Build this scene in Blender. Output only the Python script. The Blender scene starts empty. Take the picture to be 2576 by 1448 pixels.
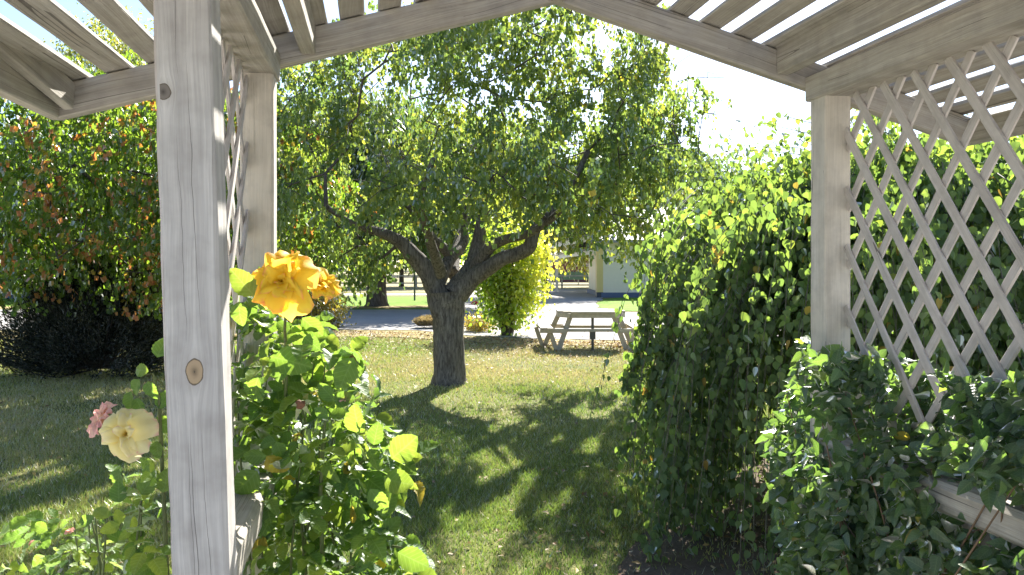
import bpy, math, random
import numpy as np
from mathutils import Vector, Matrix

random.seed(7)
RNG = np.random.default_rng(11)
SC = bpy.context.scene
COL = SC.collection
F = 2003.0          # focal length in units of a 2576 px wide frame
EYE = 1.6
HOR = 675.0
PI = math.pi

def P(px, py, d):
    return Vector(((px - 1288) / F * d, d, EYE + (HOR - py) / F * d))

def G(px, py, z=0.0):
    d = EYE * F / (py - HOR)
    return Vector(((px - 1288) / F * d, d, z))

# ------------------------------------------------------------------ objects
def tag(o, label=None, cat=None, group=None, kind=None):
    if label: o['label'] = label
    if cat: o['category'] = cat
    if group: o['group'] = group
    if kind: o['kind'] = kind
    return o

def empty(name, loc=(0, 0, 0), label=None, cat=None, group=None):
    o = bpy.data.objects.new(name, None)
    COL.objects.link(o)
    o.location = loc
    o.empty_display_size = 0.2
    return tag(o, label, cat, group)

def link(name, me, mat, parent=None):
    o = bpy.data.objects.new(name, me)
    COL.objects.link(o)
    if mat is not None:
        me.materials.append(mat)
    if parent is not None:
        o.parent = parent
        o.matrix_parent_inverse = Matrix.Translation(parent.location).inverted() if parent.parent is None else Matrix.Translation(parent.parent.location).inverted()
        if parent.parent is not None:
            # parent mesh carries no transform of its own beyond the root's
            o.matrix_parent_inverse = Matrix.Identity(4)
    return o

class MB:
    """collects polygons with uv (u across, v along, metres)"""
    def __init__(s):
        s.v = []; s.f = []; s.uv = []; s.sm = []
    def poly(s, pts, uvs=None, smooth=False):
        n = len(s.v)
        s.v.extend([tuple(p) for p in pts])
        s.f.append(tuple(range(n, n + len(pts))))
        s.uv.extend(uvs if uvs else [(p[0], p[1]) for p in pts])
        s.sm.append(smooth)
    def grid(s, rings, uvs, closed, smooth):
        """rings: list of lists of points"""
        n0 = len(s.v); m = len(rings[0])
        for r in rings:
            s.v.extend([tuple(p) for p in r])
        for i in range(len(rings) - 1):
            for j in range(m if closed else m - 1):
                a = n0 + i * m + j; b = n0 + i * m + (j + 1) % m
                c = b + m; d = a + m
                s.f.append((a, b, c, d))
                u0, v0 = uvs[i][j]; u1 = uvs[i][j + 1][0] if j + 1 < len(uvs[i]) else u0
                v1 = uvs[i + 1][0][1]
                s.uv.extend([(u0, v0), (u1, v0), (u1, v1), (u0, v1)])
                s.sm.append(smooth)
    def beam(s, p0, p1, w, h, up=(0, 0, 1), cham=0.004, seg=0.12, jit=0.0, u0=None, ends=True, bow=0.0):
        p0 = Vector(p0); p1 = Vector(p1); d = p1 - p0; L = d.length; d.normalize()
        H = Vector(up); H = (H - d * H.dot(d)).normalized(); Wd = H.cross(d)
        if u0 is None: u0 = random.uniform(0, 40)
        v0 = random.uniform(0, 40) if u0 != 0 else 0.0
        n = max(1, int(L / seg)) if (jit > 0 or bow) else 1
        c = min(cham, w * .3, h * .3)
        prof = [(-w/2 + c, -h/2), (w/2 - c, -h/2), (w/2, -h/2 + c), (w/2, h/2 - c),
                (w/2 - c, h/2), (-w/2 + c, h/2), (-w/2, h/2 - c), (-w/2, -h/2 + c)]
        per = [0]
        for i in range(8):
            a = prof[i]; b = prof[(i + 1) % 8]
            per.append(per[-1] + math.hypot(a[0] - b[0], a[1] - b[1]))
        rings = []; uvs = []
        ph = [random.uniform(0, 6.28) for _ in range(6)]
        for i in range(n + 1):
            t = i / n; q = p0 + d * (L * t) + H * (bow * 4 * t * (1 - t))
            ring = []
            for k, (a, b) in enumerate(prof):
                ja = jit * (math.sin(t * L * 3.1 + ph[k % 3]) * .6 + random.uniform(-.5, .5))
                jb = jit * (math.sin(t * L * 2.3 + ph[3 + k % 3]) * .6 + random.uniform(-.5, .5))
                ring.append(q + Wd * (a + ja * (1 if a > 0 else -1)) + H * (b + jb * (1 if b > 0 else -1)))
            rings.append(ring); uvs.append([(u0 + x, v0 + L * t) for x in per])
        s.grid(rings, uvs, True, False)
        if ends:
            for r, rev in ((rings[0], True), (rings[-1], False)):
                pr = [(u0 + a * .3, v0 + b * .3) for a, b in prof]
                if rev: s.poly(r[::-1], pr[::-1])
                else: s.poly(r, pr)
        return s
    def tube(s, pts, rad, sides=8, rough=0.0, cap=True, smooth=True, u0=None):
        pts = [Vector(p) for p in pts]
        if u0 is None: u0 = random.uniform(0, 10)
        ref = Vector((0.31, 0.17, 0.93))
        rings = []; uvs = []; L = 0
        prevx = None
        for i, p in enumerate(pts):
            d = (pts[min(i + 1, len(pts) - 1)] - pts[max(i - 1, 0)]).normalized()
            if prevx is None:
                x = ref.cross(d)
                if x.length < .1: x = Vector((1, 0, 0)).cross(d)
            else:
                x = prevx - d * prevx.dot(d)
            x.normalize(); prevx = x; y = d.cross(x)
            if i: L += (p - pts[i - 1]).length
            ring = []
            for k in range(sides):
                a = 2 * PI * k / sides
                r = rad[i] * (1 + rough * (math.sin(3 * a + i * .7 + u0) * .5 + random.uniform(-.5, .5)))
                ring.append(p + x * (math.cos(a) * r) + y * (math.sin(a) * r))
            rings.append(ring); uvs.append([(u0 + k / sides * 2 * PI * rad[0], L) for k in range(sides + 1)])
        s.grid(rings, uvs, True, smooth)
        if cap:
            s.poly(rings[0][::-1]); s.poly(rings[-1])
        return s
    def box(s, c, sx, sy, sz, rz=0.0, cham=.004):
        c = Vector(c)
        up = Vector((-math.sin(rz), math.cos(rz), 0))
        return s.beam(c - Vector((0, 0, sz/2)), c + Vector((0, 0, sz/2)), sx, sy, up=up, cham=cham)
    def build(s, name, mat, parent=None):
        me = bpy.data.meshes.new(name)
        me.from_pydata(s.v, [], s.f)
        uvl = me.uv_layers.new(name='UVMap')
        uvl.data.foreach_set('uv', np.array(s.uv, dtype=np.float32).ravel())
        me.polygons.foreach_set('use_smooth', s.sm)
        me.update()
        return link(name, me, mat, parent)

def np_mesh(name, V, Fc, mat, parent=None, tint=None, smooth=False, tname='tint'):
    """V (n,3), Fc (m,k) all same k; tint per vertex"""
    me = bpy.data.meshes.new(name)
    V = np.ascontiguousarray(V, dtype=np.float32); Fc = np.ascontiguousarray(Fc, dtype=np.int32)
    m, k = Fc.shape
    me.vertices.add(len(V)); me.vertices.foreach_set('co', V.ravel())
    me.loops.add(m * k); me.loops.foreach_set('vertex_index', Fc.ravel())
    me.polygons.add(m)
    me.polygons.foreach_set('loop_start', np.arange(0, m * k, k, dtype=np.int32))
    me.polygons.foreach_set('loop_total', np.full(m, k, dtype=np.int32))
    me.polygons.foreach_set('use_smooth', np.full(m, smooth))
    if tint is not None:
        a = me.attributes.new(tname, 'FLOAT', 'POINT')
        a.data.foreach_set('value', np.ascontiguousarray(tint, dtype=np.float32))
    me.update(calc_edges=True)
    me.validate()
    return link(name, me, mat, parent)

# ------------------------------------------------------------------ materials
def nm(name):
    m = bpy.data.materials.new(name); m.use_nodes = True
    nt = m.node_tree; nt.nodes.clear()
    return m, nt
class N:
    def __init__(s, nt): s.nt = nt
    def __call__(s, typ, inp=None, **kw):
        n = s.nt.nodes.new(typ)
        for k, v in kw.items(): setattr(n, k, v)
        if inp:
            for k, v in inp.items():
                if isinstance(v, bpy.types.NodeSocket): s.nt.links.new(v, n.inputs[k])
                else: n.inputs[k].default_value = v
        return n
    def math(s, op, a, b=None, c=None, clamp=False):
        n = s.nt.nodes.new('ShaderNodeMath'); n.operation = op; n.use_clamp = clamp
        for i, v in enumerate((a, b, c)):
            if v is None: continue
            if isinstance(v, bpy.types.NodeSocket): s.nt.links.new(v, n.inputs[i])
            else: n.inputs[i].default_value = v
        return n.outputs[0]
    def mix(s, fac, a, b, blend='MIX'):
        n = s.nt.nodes.new('ShaderNodeMix'); n.data_type = 'RGBA'; n.blend_type = blend
        for i, v in ((0, fac), (6, a), (7, b)):
            if isinstance(v, bpy.types.NodeSocket): s.nt.links.new(v, n.inputs[i])
            else: n.inputs[i].default_value = v if i == 0 else (*v, 1) if len(v) == 3 else v
        return n.outputs[2]
    def ramp(s, fac, stops, interp='LINEAR'):
        n = s.nt.nodes.new('ShaderNodeValToRGB'); cr = n.color_ramp; cr.interpolation = interp
        while len(cr.elements) > 1: cr.elements.remove(cr.elements[-1])
        for i, (p, c) in enumerate(stops):
            e = cr.elements[0] if i == 0 else cr.elements.new(p)
            e.position = p; e.color = (*c, 1) if len(c) == 3 else c
        s.nt.links.new(fac, n.inputs[0]); return n.outputs[0]
    def noise(s, vec, scale, detail=2, rough=.5, dist=0.0):
        n = s.nt.nodes.new('ShaderNodeTexNoise')
        if vec is not None: s.nt.links.new(vec, n.inputs['Vector'])
        n.inputs['Scale'].default_value = scale; n.inputs['Detail'].default_value = detail
        n.inputs['Roughness'].default_value = rough; n.inputs['Distortion'].default_value = dist
        return n.outputs[0]
    def out(s, surf):
        o = s.nt.nodes.new('ShaderNodeOutputMaterial'); s.nt.links.new(surf, o.inputs[0])

def wood(name, base=(.52, .495, .45), dark=(.28, .26, .225), crack=.6, tint=(.48, .42, .32), knots=(), big_cracks=()):
    m, nt = nm(name); n = N(nt)
    uv = n('ShaderNodeUVMap').outputs[0]
    sx = n('ShaderNodeSeparateXYZ', {0: uv})
    a, l = sx.outputs[0], sx.outputs[1]
    # grain flows round the knots
    aa = a
    kn_mask = None; ring_mask = None
    for (ka, kl, ra, rl, _c) in knots:
        da = n.math('DIVIDE', n.math('SUBTRACT', a, ka), ra)
        dl = n.math('DIVIDE', n.math('SUBTRACT', l, kl), rl)
        r2 = n.math('ADD', n.math('MULTIPLY', da, da), n.math('MULTIPLY', dl, dl))
        e = n.math('POWER', 2.718, n.math('MULTIPLY', r2, -0.28))
        aa = n.math('SUBTRACT', aa, n.math('MULTIPLY', n.math('MULTIPLY', n.math('TANH', n.math('MULTIPLY', da, 1.6)), e), ra * .8))
    wob = n.noise(n('ShaderNodeCombineXYZ', {0: n.math('MULTIPLY', l, 1.3), 1: n.math('MULTIPLY', aa, 4.0)}).outputs[0], 1.0, 2)
    aw = n.math('ADD', aa, n.math('MULTIPLY', wob, .05))
    v1 = n('ShaderNodeCombineXYZ', {0: n.math('MULTIPLY', aw, 260), 1: n.math('MULTIPLY', l, 5)}).outputs[0]
    v2 = n('ShaderNodeCombineXYZ', {0: n.math('MULTIPLY', aw, 45), 1: n.math('MULTIPLY', l, 1.6)}).outputs[0]
    fine = n.noise(v1, 1, 3, .6)
    med = n.noise(v2, 1, 3, .55)
    obj = n('ShaderNodeTexCoord').outputs['Object']
    blot = n.noise(obj, 3.5, 4, .6)
    blot2 = n.noise(obj, 14, 3, .6)
    col = n.mix(n.math('MULTIPLY_ADD', med, 2.6, -.75, clamp=True), dark, base)
    col = n.mix(n.math('MULTIPLY_ADD', blot, 2.2, -.75, clamp=True), col, n.mix(.55, col, tint))
    col = n.mix(n.math('MULTIPLY_ADD', fine, 3.0, -1.05, clamp=True), n.mix(.6, col, dark), col)
    col = n.mix(n.math('MULTIPLY_ADD', blot2, -2.6, 1.5, clamp=True), col, n.mix(.36, col, (.15, .13, .11)))
    vc = n('ShaderNodeCombineXYZ', {0: n.math('MULTIPLY', aw, 22), 1: n.math('MULTIPLY', l, .3)}).outputs[0]
    nc = n.noise(vc, 1, 1, .4)
    gate = n.math('GREATER_THAN', n.noise(n('ShaderNodeCombineXYZ', {0: n.math('MULTIPLY', a, 9), 1: n.math('MULTIPLY', l, 1.7)}).outputs[0], 1, 1), .5)
    cr = n.math('MULTIPLY', n.math('LESS_THAN', n.math('ABSOLUTE', n.math('SUBTRACT', nc, .5)), .006 * crack), gate)
    # long checks at given places
    for (ca, l0, l1, wd, slope) in big_cracks:
        path = n.math('ADD', n.math('MULTIPLY', n.math('SUBTRACT', l, l0), slope), ca)
        wob2 = n.noise(n('ShaderNodeCombineXYZ', {0: n.math('MULTIPLY', l, 9), 1: ca * 100}).outputs[0], 1, 3)
        path = n.math('ADD', path, n.math('MULTIPLY', n.math('SUBTRACT', wob2, .5), .012))
        mid = (l0 + l1) / 2; hl = (l1 - l0) / 2
        tl = n.math('DIVIDE', n.math('ABSOLUTE', n.math('SUBTRACT', l, mid)), hl)
        ww = n.math('MULTIPLY', n.math('SUBTRACT', 1.0, n.math('MULTIPLY', tl, tl), clamp=True), wd)
        c2 = n.math('LESS_THAN', n.math('ABSOLUTE', n.math('SUBTRACT', aa, path)), ww)
        cr = n.math('MAXIMUM', cr, c2)
    col = n.mix(n.math('MULTIPLY', cr, .72), col, (.07, .06, .055))
    for (ka, kl, ra, rl, kc) in knots:
        da = n.math('DIVIDE', n.math('SUBTRACT', a, ka), ra)
        dl = n.math('DIVIDE', n.math('SUBTRACT', l, kl), rl)
        r2 = n.math('ADD', n.math('MULTIPLY', da, da), n.math('MULTIPLY', dl, dl))
        nn = n.noise(n('ShaderNodeCombineXYZ', {0: n.math('MULTIPLY', a, 60), 1: n.math('MULTIPLY', l, 60)}).outputs[0], 1, 3)
        r = n.math('ADD', n.math('SQRT', r2), n.math('MULTIPLY', n.math('SUBTRACT', nn, .5), .35))
        ring = n.ramp(r, [(0.0, (.05, .045, .04)), (.12, tuple(x * .5 for x in kc)), (.35, tuple(x * .8 for x in kc)), (.6, kc), (.85, kc), (.93, (.10, .075, .05)), (1.0, (.16, .14, .12))])
        msk = n.math('LESS_THAN', r, 1.0)
        col = n.mix(msk, col, ring)
        halo = n.math('MULTIPLY', n.math('SUBTRACT', 1.9, r, clamp=True), .28)
        col = n.mix(n.math('MULTIPLY', halo, n.math('SUBTRACT', 1, msk)), col, (.20, .175, .15))
    hgt = n.math('SUBTRACT', n.math('ADD', n.math('MULTIPLY', fine, .5), n.math('MULTIPLY', med, .6)), n.math('MULTIPLY', cr, 1.2))
    bump = n('ShaderNodeBump', {'Height': hgt, 'Strength': .8, 'Distance': .004}).outputs[0]
    b = n('ShaderNodeBsdfPrincipled', {'Base Color': col, 'Roughness': .8, 'Normal': bump, 'Specular IOR Level': .25})
    n.out(b.outputs[0]); return m

def plain(name, col, rough=.6, var=.12, scale=3.0, bump=0.0, spec=.4, metal=0.0, streak=None):
    m, nt = nm(name); n = N(nt)
    obj = n('ShaderNodeTexCoord').outputs['Object']
    a = n.noise(obj, scale, 4, .6); b2 = n.noise(obj, scale * 11, 3, .6)
    f = n.math('MULTIPLY_ADD', n.math('ADD', a, n.math('MULTIPLY', b2, .5)), 1.3, -.5, clamp=True)
    dk = tuple(c * (1 - var * 2) for c in col); lt = tuple(min(1, c * (1 + var)) for c in col)
    c = n.mix(f, dk, lt)
    inp = {'Base Color': c, 'Roughness': rough, 'Specular IOR Level': spec, 'Metallic': metal}
    if bump:
        inp['Normal'] = n('ShaderNodeBump', {'Height': b2, 'Strength': .6, 'Distance': bump}).outputs[0]
    n.out(n('ShaderNodeBsdfPrincipled', inp).outputs[0]); return m

def leaf_mat(name, stops, tstops, trans=.5, rough=.45, gloss=.10, patch=None, vein=False):
    """stops: ramp tint->reflect colour; tstops: ramp tint->transmitted colour"""
    m, nt = nm(name); n = N(nt)
    t = n('ShaderNodeAttribute', attribute_name='tint').outputs['Fac']
    obj = n('ShaderNodeTexCoord').outputs['Object']
    c = n.ramp(t, stops); c2 = n.ramp(t, tstops)
    if vein:
        lx = n.math('ABSOLUTE', n('ShaderNodeAttribute', attribute_name='leaf_x').outputs['Fac'])
        ly = n('ShaderNodeAttribute', attribute_name='leaf_y').outputs['Fac']
        ph = n.math('FRACT', n.math('SUBTRACT', n.math('MULTIPLY', ly, 7.0), n.math('MULTIPLY', lx, 5.5)))
        side = n.math('SUBTRACT', 1, n.math('MULTIPLY', n.math('ABSOLUTE', n.math('SUBTRACT', ph, .5)), 7.0), clamp=True)
        midr = n.math('SUBTRACT', 1, n.math('MULTIPLY', lx, 32.0), clamp=True)
        vn = n.math('MAXIMUM', n.math('MULTIPLY', side, .55), midr)
        nz = n.math('ADD', n.math('MULTIPLY', n.noise(obj, 90, 3, .6), .7), n.math('MULTIPLY', side, -.35))
        c = n.mix(n.math('MULTIPLY', vn, .55), c, (.22, .30, .12))
        c2 = n.mix(n.math('MULTIPLY', vn, .4), c2, (.60, .75, .22))
        c = n.mix(n.math('MULTIPLY', nz, .5), c, tuple(x * .5 for x in stops[0][1]))
        c2 = n.mix(n.math('MULTIPLY', nz, .45), c2, tuple(x * .45 for x in tstops[0][1]))
    d = n('ShaderNodeBsdfDiffuse', {'Color': c}).outputs[0]
    tr = n('ShaderNodeBsdfTranslucent', {'Color': c2}).outputs[0]
    s1 = n('ShaderNodeMixShader', {0: trans, 1: d, 2: tr}).outputs[0]
    inp = {'Color': (1, 1, 1, 1), 'Roughness': rough}
    if vein:
        inp['Normal'] = n('ShaderNodeBump', {'Height': nz, 'Strength': .7, 'Distance': .004}).outputs[0]
    g = n('ShaderNodeBsdfGlossy', inp).outputs[0]
    fr = n('ShaderNodeFresnel', {0: 1.45}).outputs[0]
    s2 = n('ShaderNodeMixShader', {0: n.math('MULTIPLY', fr, gloss * 10, clamp=True), 1: s1, 2: g}).outputs[0]
    n.out(s2); return m

def bark(name, c1, c2, sc=1.0):
    m, nt = nm(name); n = N(nt)
    uv = n('ShaderNodeUVMap').outputs[0]; sx = n('ShaderNodeSeparateXYZ', {0: uv})
    obj = n('ShaderNodeTexCoord').outputs['Object']
    so = n('ShaderNodeSeparateXYZ', {0: obj})
    v = n('ShaderNodeCombineXYZ', {0: n.math('MULTIPLY', so.outputs[0], 42 * sc), 1: n.math('MULTIPLY', so.outputs[1], 42 * sc), 2: n.math('MULTIPLY', so.outputs[2], 7 * sc)}).outputs[0]
    a = n.noise(v, 1, 4, .65, .4); b = n.noise(obj, 5, 3, .6)
    f = n.math('MULTIPLY_ADD', a, 2.4, -.75, clamp=True)
    c = n.mix(f, c1, c2); c = n.mix(n.math('MULTIPLY_ADD', b, 2, -.7, clamp=True), c, n.mix(.4, c, c1))
    bp = n('ShaderNodeBump', {'Height': a, 'Strength': .9, 'Distance': .02}).outputs[0]
    n.out(n('ShaderNodeBsdfPrincipled', {'Base Color': c, 'Roughness': .9, 'Normal': bp, 'Specular IOR Level': .2}).outputs[0])
    return m

M = {}
M['wood'] = wood('weathered_wood')
M['wood_post'] = wood('weathered_post_wood', base=(.56, .54, .51), dark=(.33, .315, .30), tint=(.545, .52, .48), crack=.0,
    knots=[(.047, 1.402, .0165, .026, (.36, .27, .17)), (.006, 1.937, .014, .016, (.17, .15, .13))],
    big_cracks=[(.060, 1.46, 2.02, .00055, -.022), (.036, 1.44, 1.86, .0004, -.02), (.050, .62, 1.33, .0008, -.022), (.072, .75, 1.30, .0005, -.03), (.030, 1.95, 2.3, .0004, .01), (.036, .9, 1.3, .0004, -.015), (.085, .7, 1.0, .0004, -.01)])
M['wood_pale'] = wood('pale_post_wood', base=(.66, .62, .55), dark=(.48, .44, .38), tint=(.64, .57, .46), crack=.3)
M['lath'] = wood('lath_wood', base=(.60, .56, .53), dark=(.42, .385, .36), tint=(.60, .54, .49), crack=.3)
M['table_wood'] = wood('table_wood', base=(.60, .55, .47), dark=(.40, .36, .30), tint=(.60, .54, .43), crack=.5)

GREEN = [(0, (.085, .13, .06)), (.45, (.14, .185, .065)), (.8, (.24, .26, .07)), (1, (.44, .33, .08))]
GREEN_T = [(0, (.20, .33, .07)), (.45, (.42, .53, .07)), (.8, (.70, .70, .07)), (1, (.85, .60, .06))]
M['cherry_leaf'] = leaf_mat('cherry_leaf', GREEN, GREEN_T, .5, .5, .022)
M['autumn_leaf'] = leaf_mat('autumn_leaf', [(0, (.08, .125, .05)), (.45, (.13, .175, .055)), (.62, (.34, .28, .08)), (.8, (.52, .27, .11)), (1, (.54, .21, .11))],
    [(0, (.20, .38, .03)), (.45, (.38, .54, .04)), (.62, (.65, .52, .05)), (.8, (.70, .28, .05)), (1, (.66, .24, .06))], .56, .5, .025)
M['birch_leaf'] = leaf_mat('birch_leaf', [(0, (.09, .14, .07)), (.5, (.135, .19, .08)), (.85, (.21, .27, .09)), (.93, (.40, .30, .07)), (1, (.45, .30, .08))],
    [(0, (.20, .34, .06)), (.5, (.34, .50, .07)), (.85, (.48, .62, .07)), (.93, (.70, .52, .07)), (1, (.7, .42, .06))], .48, .45, .035)
M['vine_leaf'] = leaf_mat('vine_leaf', [(0, (.06, .11, .065)), (.6, (.09, .155, .075)), (.9, (.16, .24, .07)), (1, (.35, .30, .05))],
    [(0, (.18, .36, .06)), (.6, (.36, .58, .07)), (.9, (.56, .72, .07)), (1, (.7, .55, .05))], .46, .36, .10, vein=True)
M['rose_leaf'] = leaf_mat('rose_leaf', [(0, (.055, .11, .055)), (.6, (.075, .14, .06)), (.9, (.13, .20, .06)), (1, (.36, .28, .05))],
    [(0, (.24, .44, .05)), (.6, (.40, .62, .06)), (.9, (.58, .72, .07)), (1, (.7, .5, .05))], .47, .45, .028, vein=True)
M['yellow_leaf'] = leaf_mat('yellow_leaf', [(0, (.14, .22, .05)), (.5, (.34, .38, .07)), (1, (.62, .54, .12))],
    [(0, (.42, .62, .05)), (.5, (.78, .85, .06)), (1, (.95, .85, .10))], .55, .5, .02)
M['gold_leaf'] = leaf_mat('gold_leaf', [(0, (.12, .13, .03)), (.5, (.30, .26, .05)), (1, (.46, .32, .07))],
    [(0, (.3, .36, .04)), (.5, (.62, .55, .06)), (1, (.8, .55, .08))], .45, .5, .05)
M['far_leaf'] = leaf_mat('far_leaf', [(0, (.03, .06, .025)), (.5, (.06, .10, .035)), (1, (.16, .17, .04))],
    [(0, (.12, .24, .04)), (.5, (.26, .40, .06)), (1, (.5, .5, .06))], .42, .5, .05)
M['yellow_far_leaf'] = leaf_mat('yellow_far_leaf', [(0, (.10, .14, .04)), (.5, (.22, .24, .05)), (1, (.42, .34, .06))],
    [(0, (.3, .42, .05)), (.5, (.55, .58, .06)), (1, (.8, .65, .08))], .5, .5, .05)
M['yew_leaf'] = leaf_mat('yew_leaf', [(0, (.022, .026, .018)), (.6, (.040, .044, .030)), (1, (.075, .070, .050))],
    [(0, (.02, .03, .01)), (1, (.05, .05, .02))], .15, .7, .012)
M['grass_blade'] = leaf_mat('grass_blade', [(0, (.13, .18, .05)), (.5, (.36, .35, .10)), (.85, (.56, .49, .20)), (1, (.60, .50, .28))],
    [(0, (.14, .28, .04)), (.5, (.26, .40, .06)), (.85, (.45, .42, .15)), (1, (.5, .42, .2))], .35, .6, .03)
M['dry_grass'] = leaf_mat('dry_grass', [(0, (.20, .16, .06)), (1, (.42, .32, .14))], [(0, (.4, .3, .1)), (1, (.6, .45, .2))], .35, .6, .03)
M['litter'] = leaf_mat('litter_leaf', [(0, (.16, .10, .05)), (.5, (.34, .20, .08)), (.8, (.45, .34, .12)), (1, (.55, .48, .38))],
    [(0, (.2, .1, .04)), (1, (.5, .35, .1))], .25, .6, .04)
M['bark'] = bark('cherry_bark', (.05, .042, .036), (.29, .26, .23))
M['bark_far'] = bark('far_bark', (.04, .032, .026), (.17, .145, .12), .5)
M['twig'] = plain('twig', (.10, .08, .065), .8, .3, 20)
M['birch_twig'] = plain('birch_twig', (.17, .16, .11), .75, .3, 20)
M['green_stem'] = plain('green_stem', (.14, .17, .06), .5, .25, 15)
M['brown_stem'] = plain('brown_stem', (.19, .12, .07), .6, .25, 15)

def petal_mat(name, stops, tstops):
    m, nt = nm(name); n = N(nt)
    t = n('ShaderNodeAttribute', attribute_name='tint').outputs['Fac']
    obj = n('ShaderNodeTexCoord').outputs['Object']
    nz = n.noise(obj, 45, 3, .6)
    tt = n.math('ADD', t, n.math('MULTIPLY', n.math('SUBTRACT', nz, .5), .25), clamp=True)
    d = n('ShaderNodeBsdfPrincipled', {'Base Color': n.ramp(tt, stops), 'Roughness': .6, 'Specular IOR Level': .25}).outputs[0]
    tr = n('ShaderNodeBsdfTranslucent', {'Color': n.ramp(tt, tstops)}).outputs[0]
    n.out(n('ShaderNodeMixShader', {0: .45, 1: d, 2: tr}).outputs[0]); return m
M['petal_gold'] = petal_mat('gold_petal', [(0, (.88, .32, .01)), (.35, (.92, .58, .02)), (.82, (.92, .68, .07)), (1, (.90, .42, .16))],
    [(0, (.98, .42, .01)), (.4, (.99, .74, .02)), (.85, (.99, .84, .12)), (1, (.98, .50, .20))])
M['petal_pale'] = petal_mat('pale_petal', [(0, (.85, .60, .08)), (.4, (.85, .74, .30)), (.85, (.86, .78, .48)), (1, (.85, .55, .45))],
    [(0, (.95, .65, .08)), (.5, (.95, .85, .35)), (.9, (.95, .88, .6)), (1, (.9, .5, .45))])
M['petal_pink'] = petal_mat('pink_petal', [(0, (.88, .66, .24)), (.5, (.90, .70, .48)), (1, (.88, .50, .46))],
    [(0, (.95, .72, .25)), (.5, (.95, .68, .45)), (1, (.94, .45, .45))])
M['sepal'] = plain('sepal', (.34, .38, .20), .6, .2, 30)
M['spent_core'] = plain('spent_core', (.16, .075, .04), .8, .3, 60)
M['red_petal'] = plain('red_petal', (.55, .03, .03), .5, .2, 30)

M['paint_cream'] = plain('cream_paint', (.82, .73, .55), .5, .05, .6)
M['paint_yellow'] = plain('yellow_paint', (.75, .56, .20), .5, .05, .8)
M['paint_white'] = plain('white_paint', (.78, .77, .74), .45, .05, 1)
M['paint_blue'] = plain('blue_plinth_paint', (.09, .12, .20), .6, .12, 2)
M['roof_grey'] = plain('roof_grey', (.30, .30, .32), .5, .1, 1)
M['maroon'] = plain('maroon_wall', (.26, .09, .08), .7, .12, 1)
M['green_cloth'] = plain('green_windbreak', (.13, .22, .17), .7, .1, 2)
M['dark'] = plain('dark_frame', (.03, .04, .06), .4, .1, 2)
M['metal'] = plain('dull_metal', (.10, .10, .10), .5, .2, 8, metal=.3)
M['rail'] = plain('pale_rail', (.55, .52, .47), .7, .15, 2)
M['roofing'] = plain('roofing', (.28, .27, .27), .6, .1, .5)

def ground_mat():
    m, nt = nm('lawn'); n = N(nt)
    obj = n('ShaderNodeTexCoord').outputs['Object']
    a = n.noise(obj, .55, 4, .6); b = n.noise(obj, 6, 4, .65); c = n.noise(obj, 60, 3, .6); e = n.noise(obj, .9, 3, .5, .6)
    col = n.mix(n.math('MULTIPLY_ADD', b, 1.8, -.4, clamp=True), (.17, .19, .065), (.31, .30, .12))
    col = n.mix(n.math('MULTIPLY_ADD', a, 3.2, -1.45, clamp=True), col, (.36, .30, .15))
    col = n.mix(n.math('MULTIPLY_ADD', e, 3.5, -1.9, clamp=True), col, (.14, .20, .05))
    col = n.mix(n.math('MULTIPLY_ADD', c, 1.6, -.4, clamp=True), n.mix(.45, col, (.045, .05, .018)), col)
    bp = n('ShaderNodeBump', {'Height': n.math('ADD', c, b), 'Strength': .8, 'Distance': .03}).outputs[0]
    n.out(n('ShaderNodeBsdfPrincipled', {'Base Color': col, 'Roughness': .95, 'Normal': bp, 'Specular IOR Level': .1}).outputs[0]); return m
M['ground'] = ground_mat()
def sheet_mat(name, c1, c2, s1, s2, bd=.02):
    m, nt = nm(name); n = N(nt)
    obj = n('ShaderNodeTexCoord').outputs['Object']
    a = n.noise(obj, s1, 4, .6); b = n.noise(obj, s2, 3, .7)
    col = n.mix(n.math('MULTIPLY_ADD', a, 2, -.5, clamp=True), c1, c2)
    col = n.mix(n.math('MULTIPLY_ADD', b, 2, -.6, clamp=True), n.mix(.4, col, tuple(x * .4 for x in c1)), col)
    bp = n('ShaderNodeBump', {'Height': b, 'Strength': .7, 'Distance': bd}).outputs[0]
    n.out(n('ShaderNodeBsdfPrincipled', {'Base Color': col, 'Roughness': .95, 'Normal': bp, 'Specular IOR Level': .1}).outputs[0]); return m
M['gravel'] = sheet_mat('pale_gravel', (.40, .38, .36), (.50, .48, .45), .8, 40)
M['path'] = sheet_mat('pale_path', (.50, .46, .44), (.58, .54, .50), .8, 20)
M['bounce_concrete'] = sheet_mat('pale_bounce_concrete', (.60, .56, .51), (.68, .64, .59), .8, 30, .004)  # kept pale so the added terrace throws light back up
M['soil'] = sheet_mat('leafy_soil', (.11, .085, .06), (.24, .19, .14), 2.5, 40)
M['verge'] = sheet_mat('bright_grass', (.14, .26, .03), (.22, .36, .05), .6, 12)
M['field'] = sheet_mat('dry_field', (.30, .26, .14), (.40, .36, .20), .2, 3)
M['leafy_grass'] = sheet_mat('leaf_strewn_grass', (.34, .24, .12), (.42, .39, .17), 1.3, 30)

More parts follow.
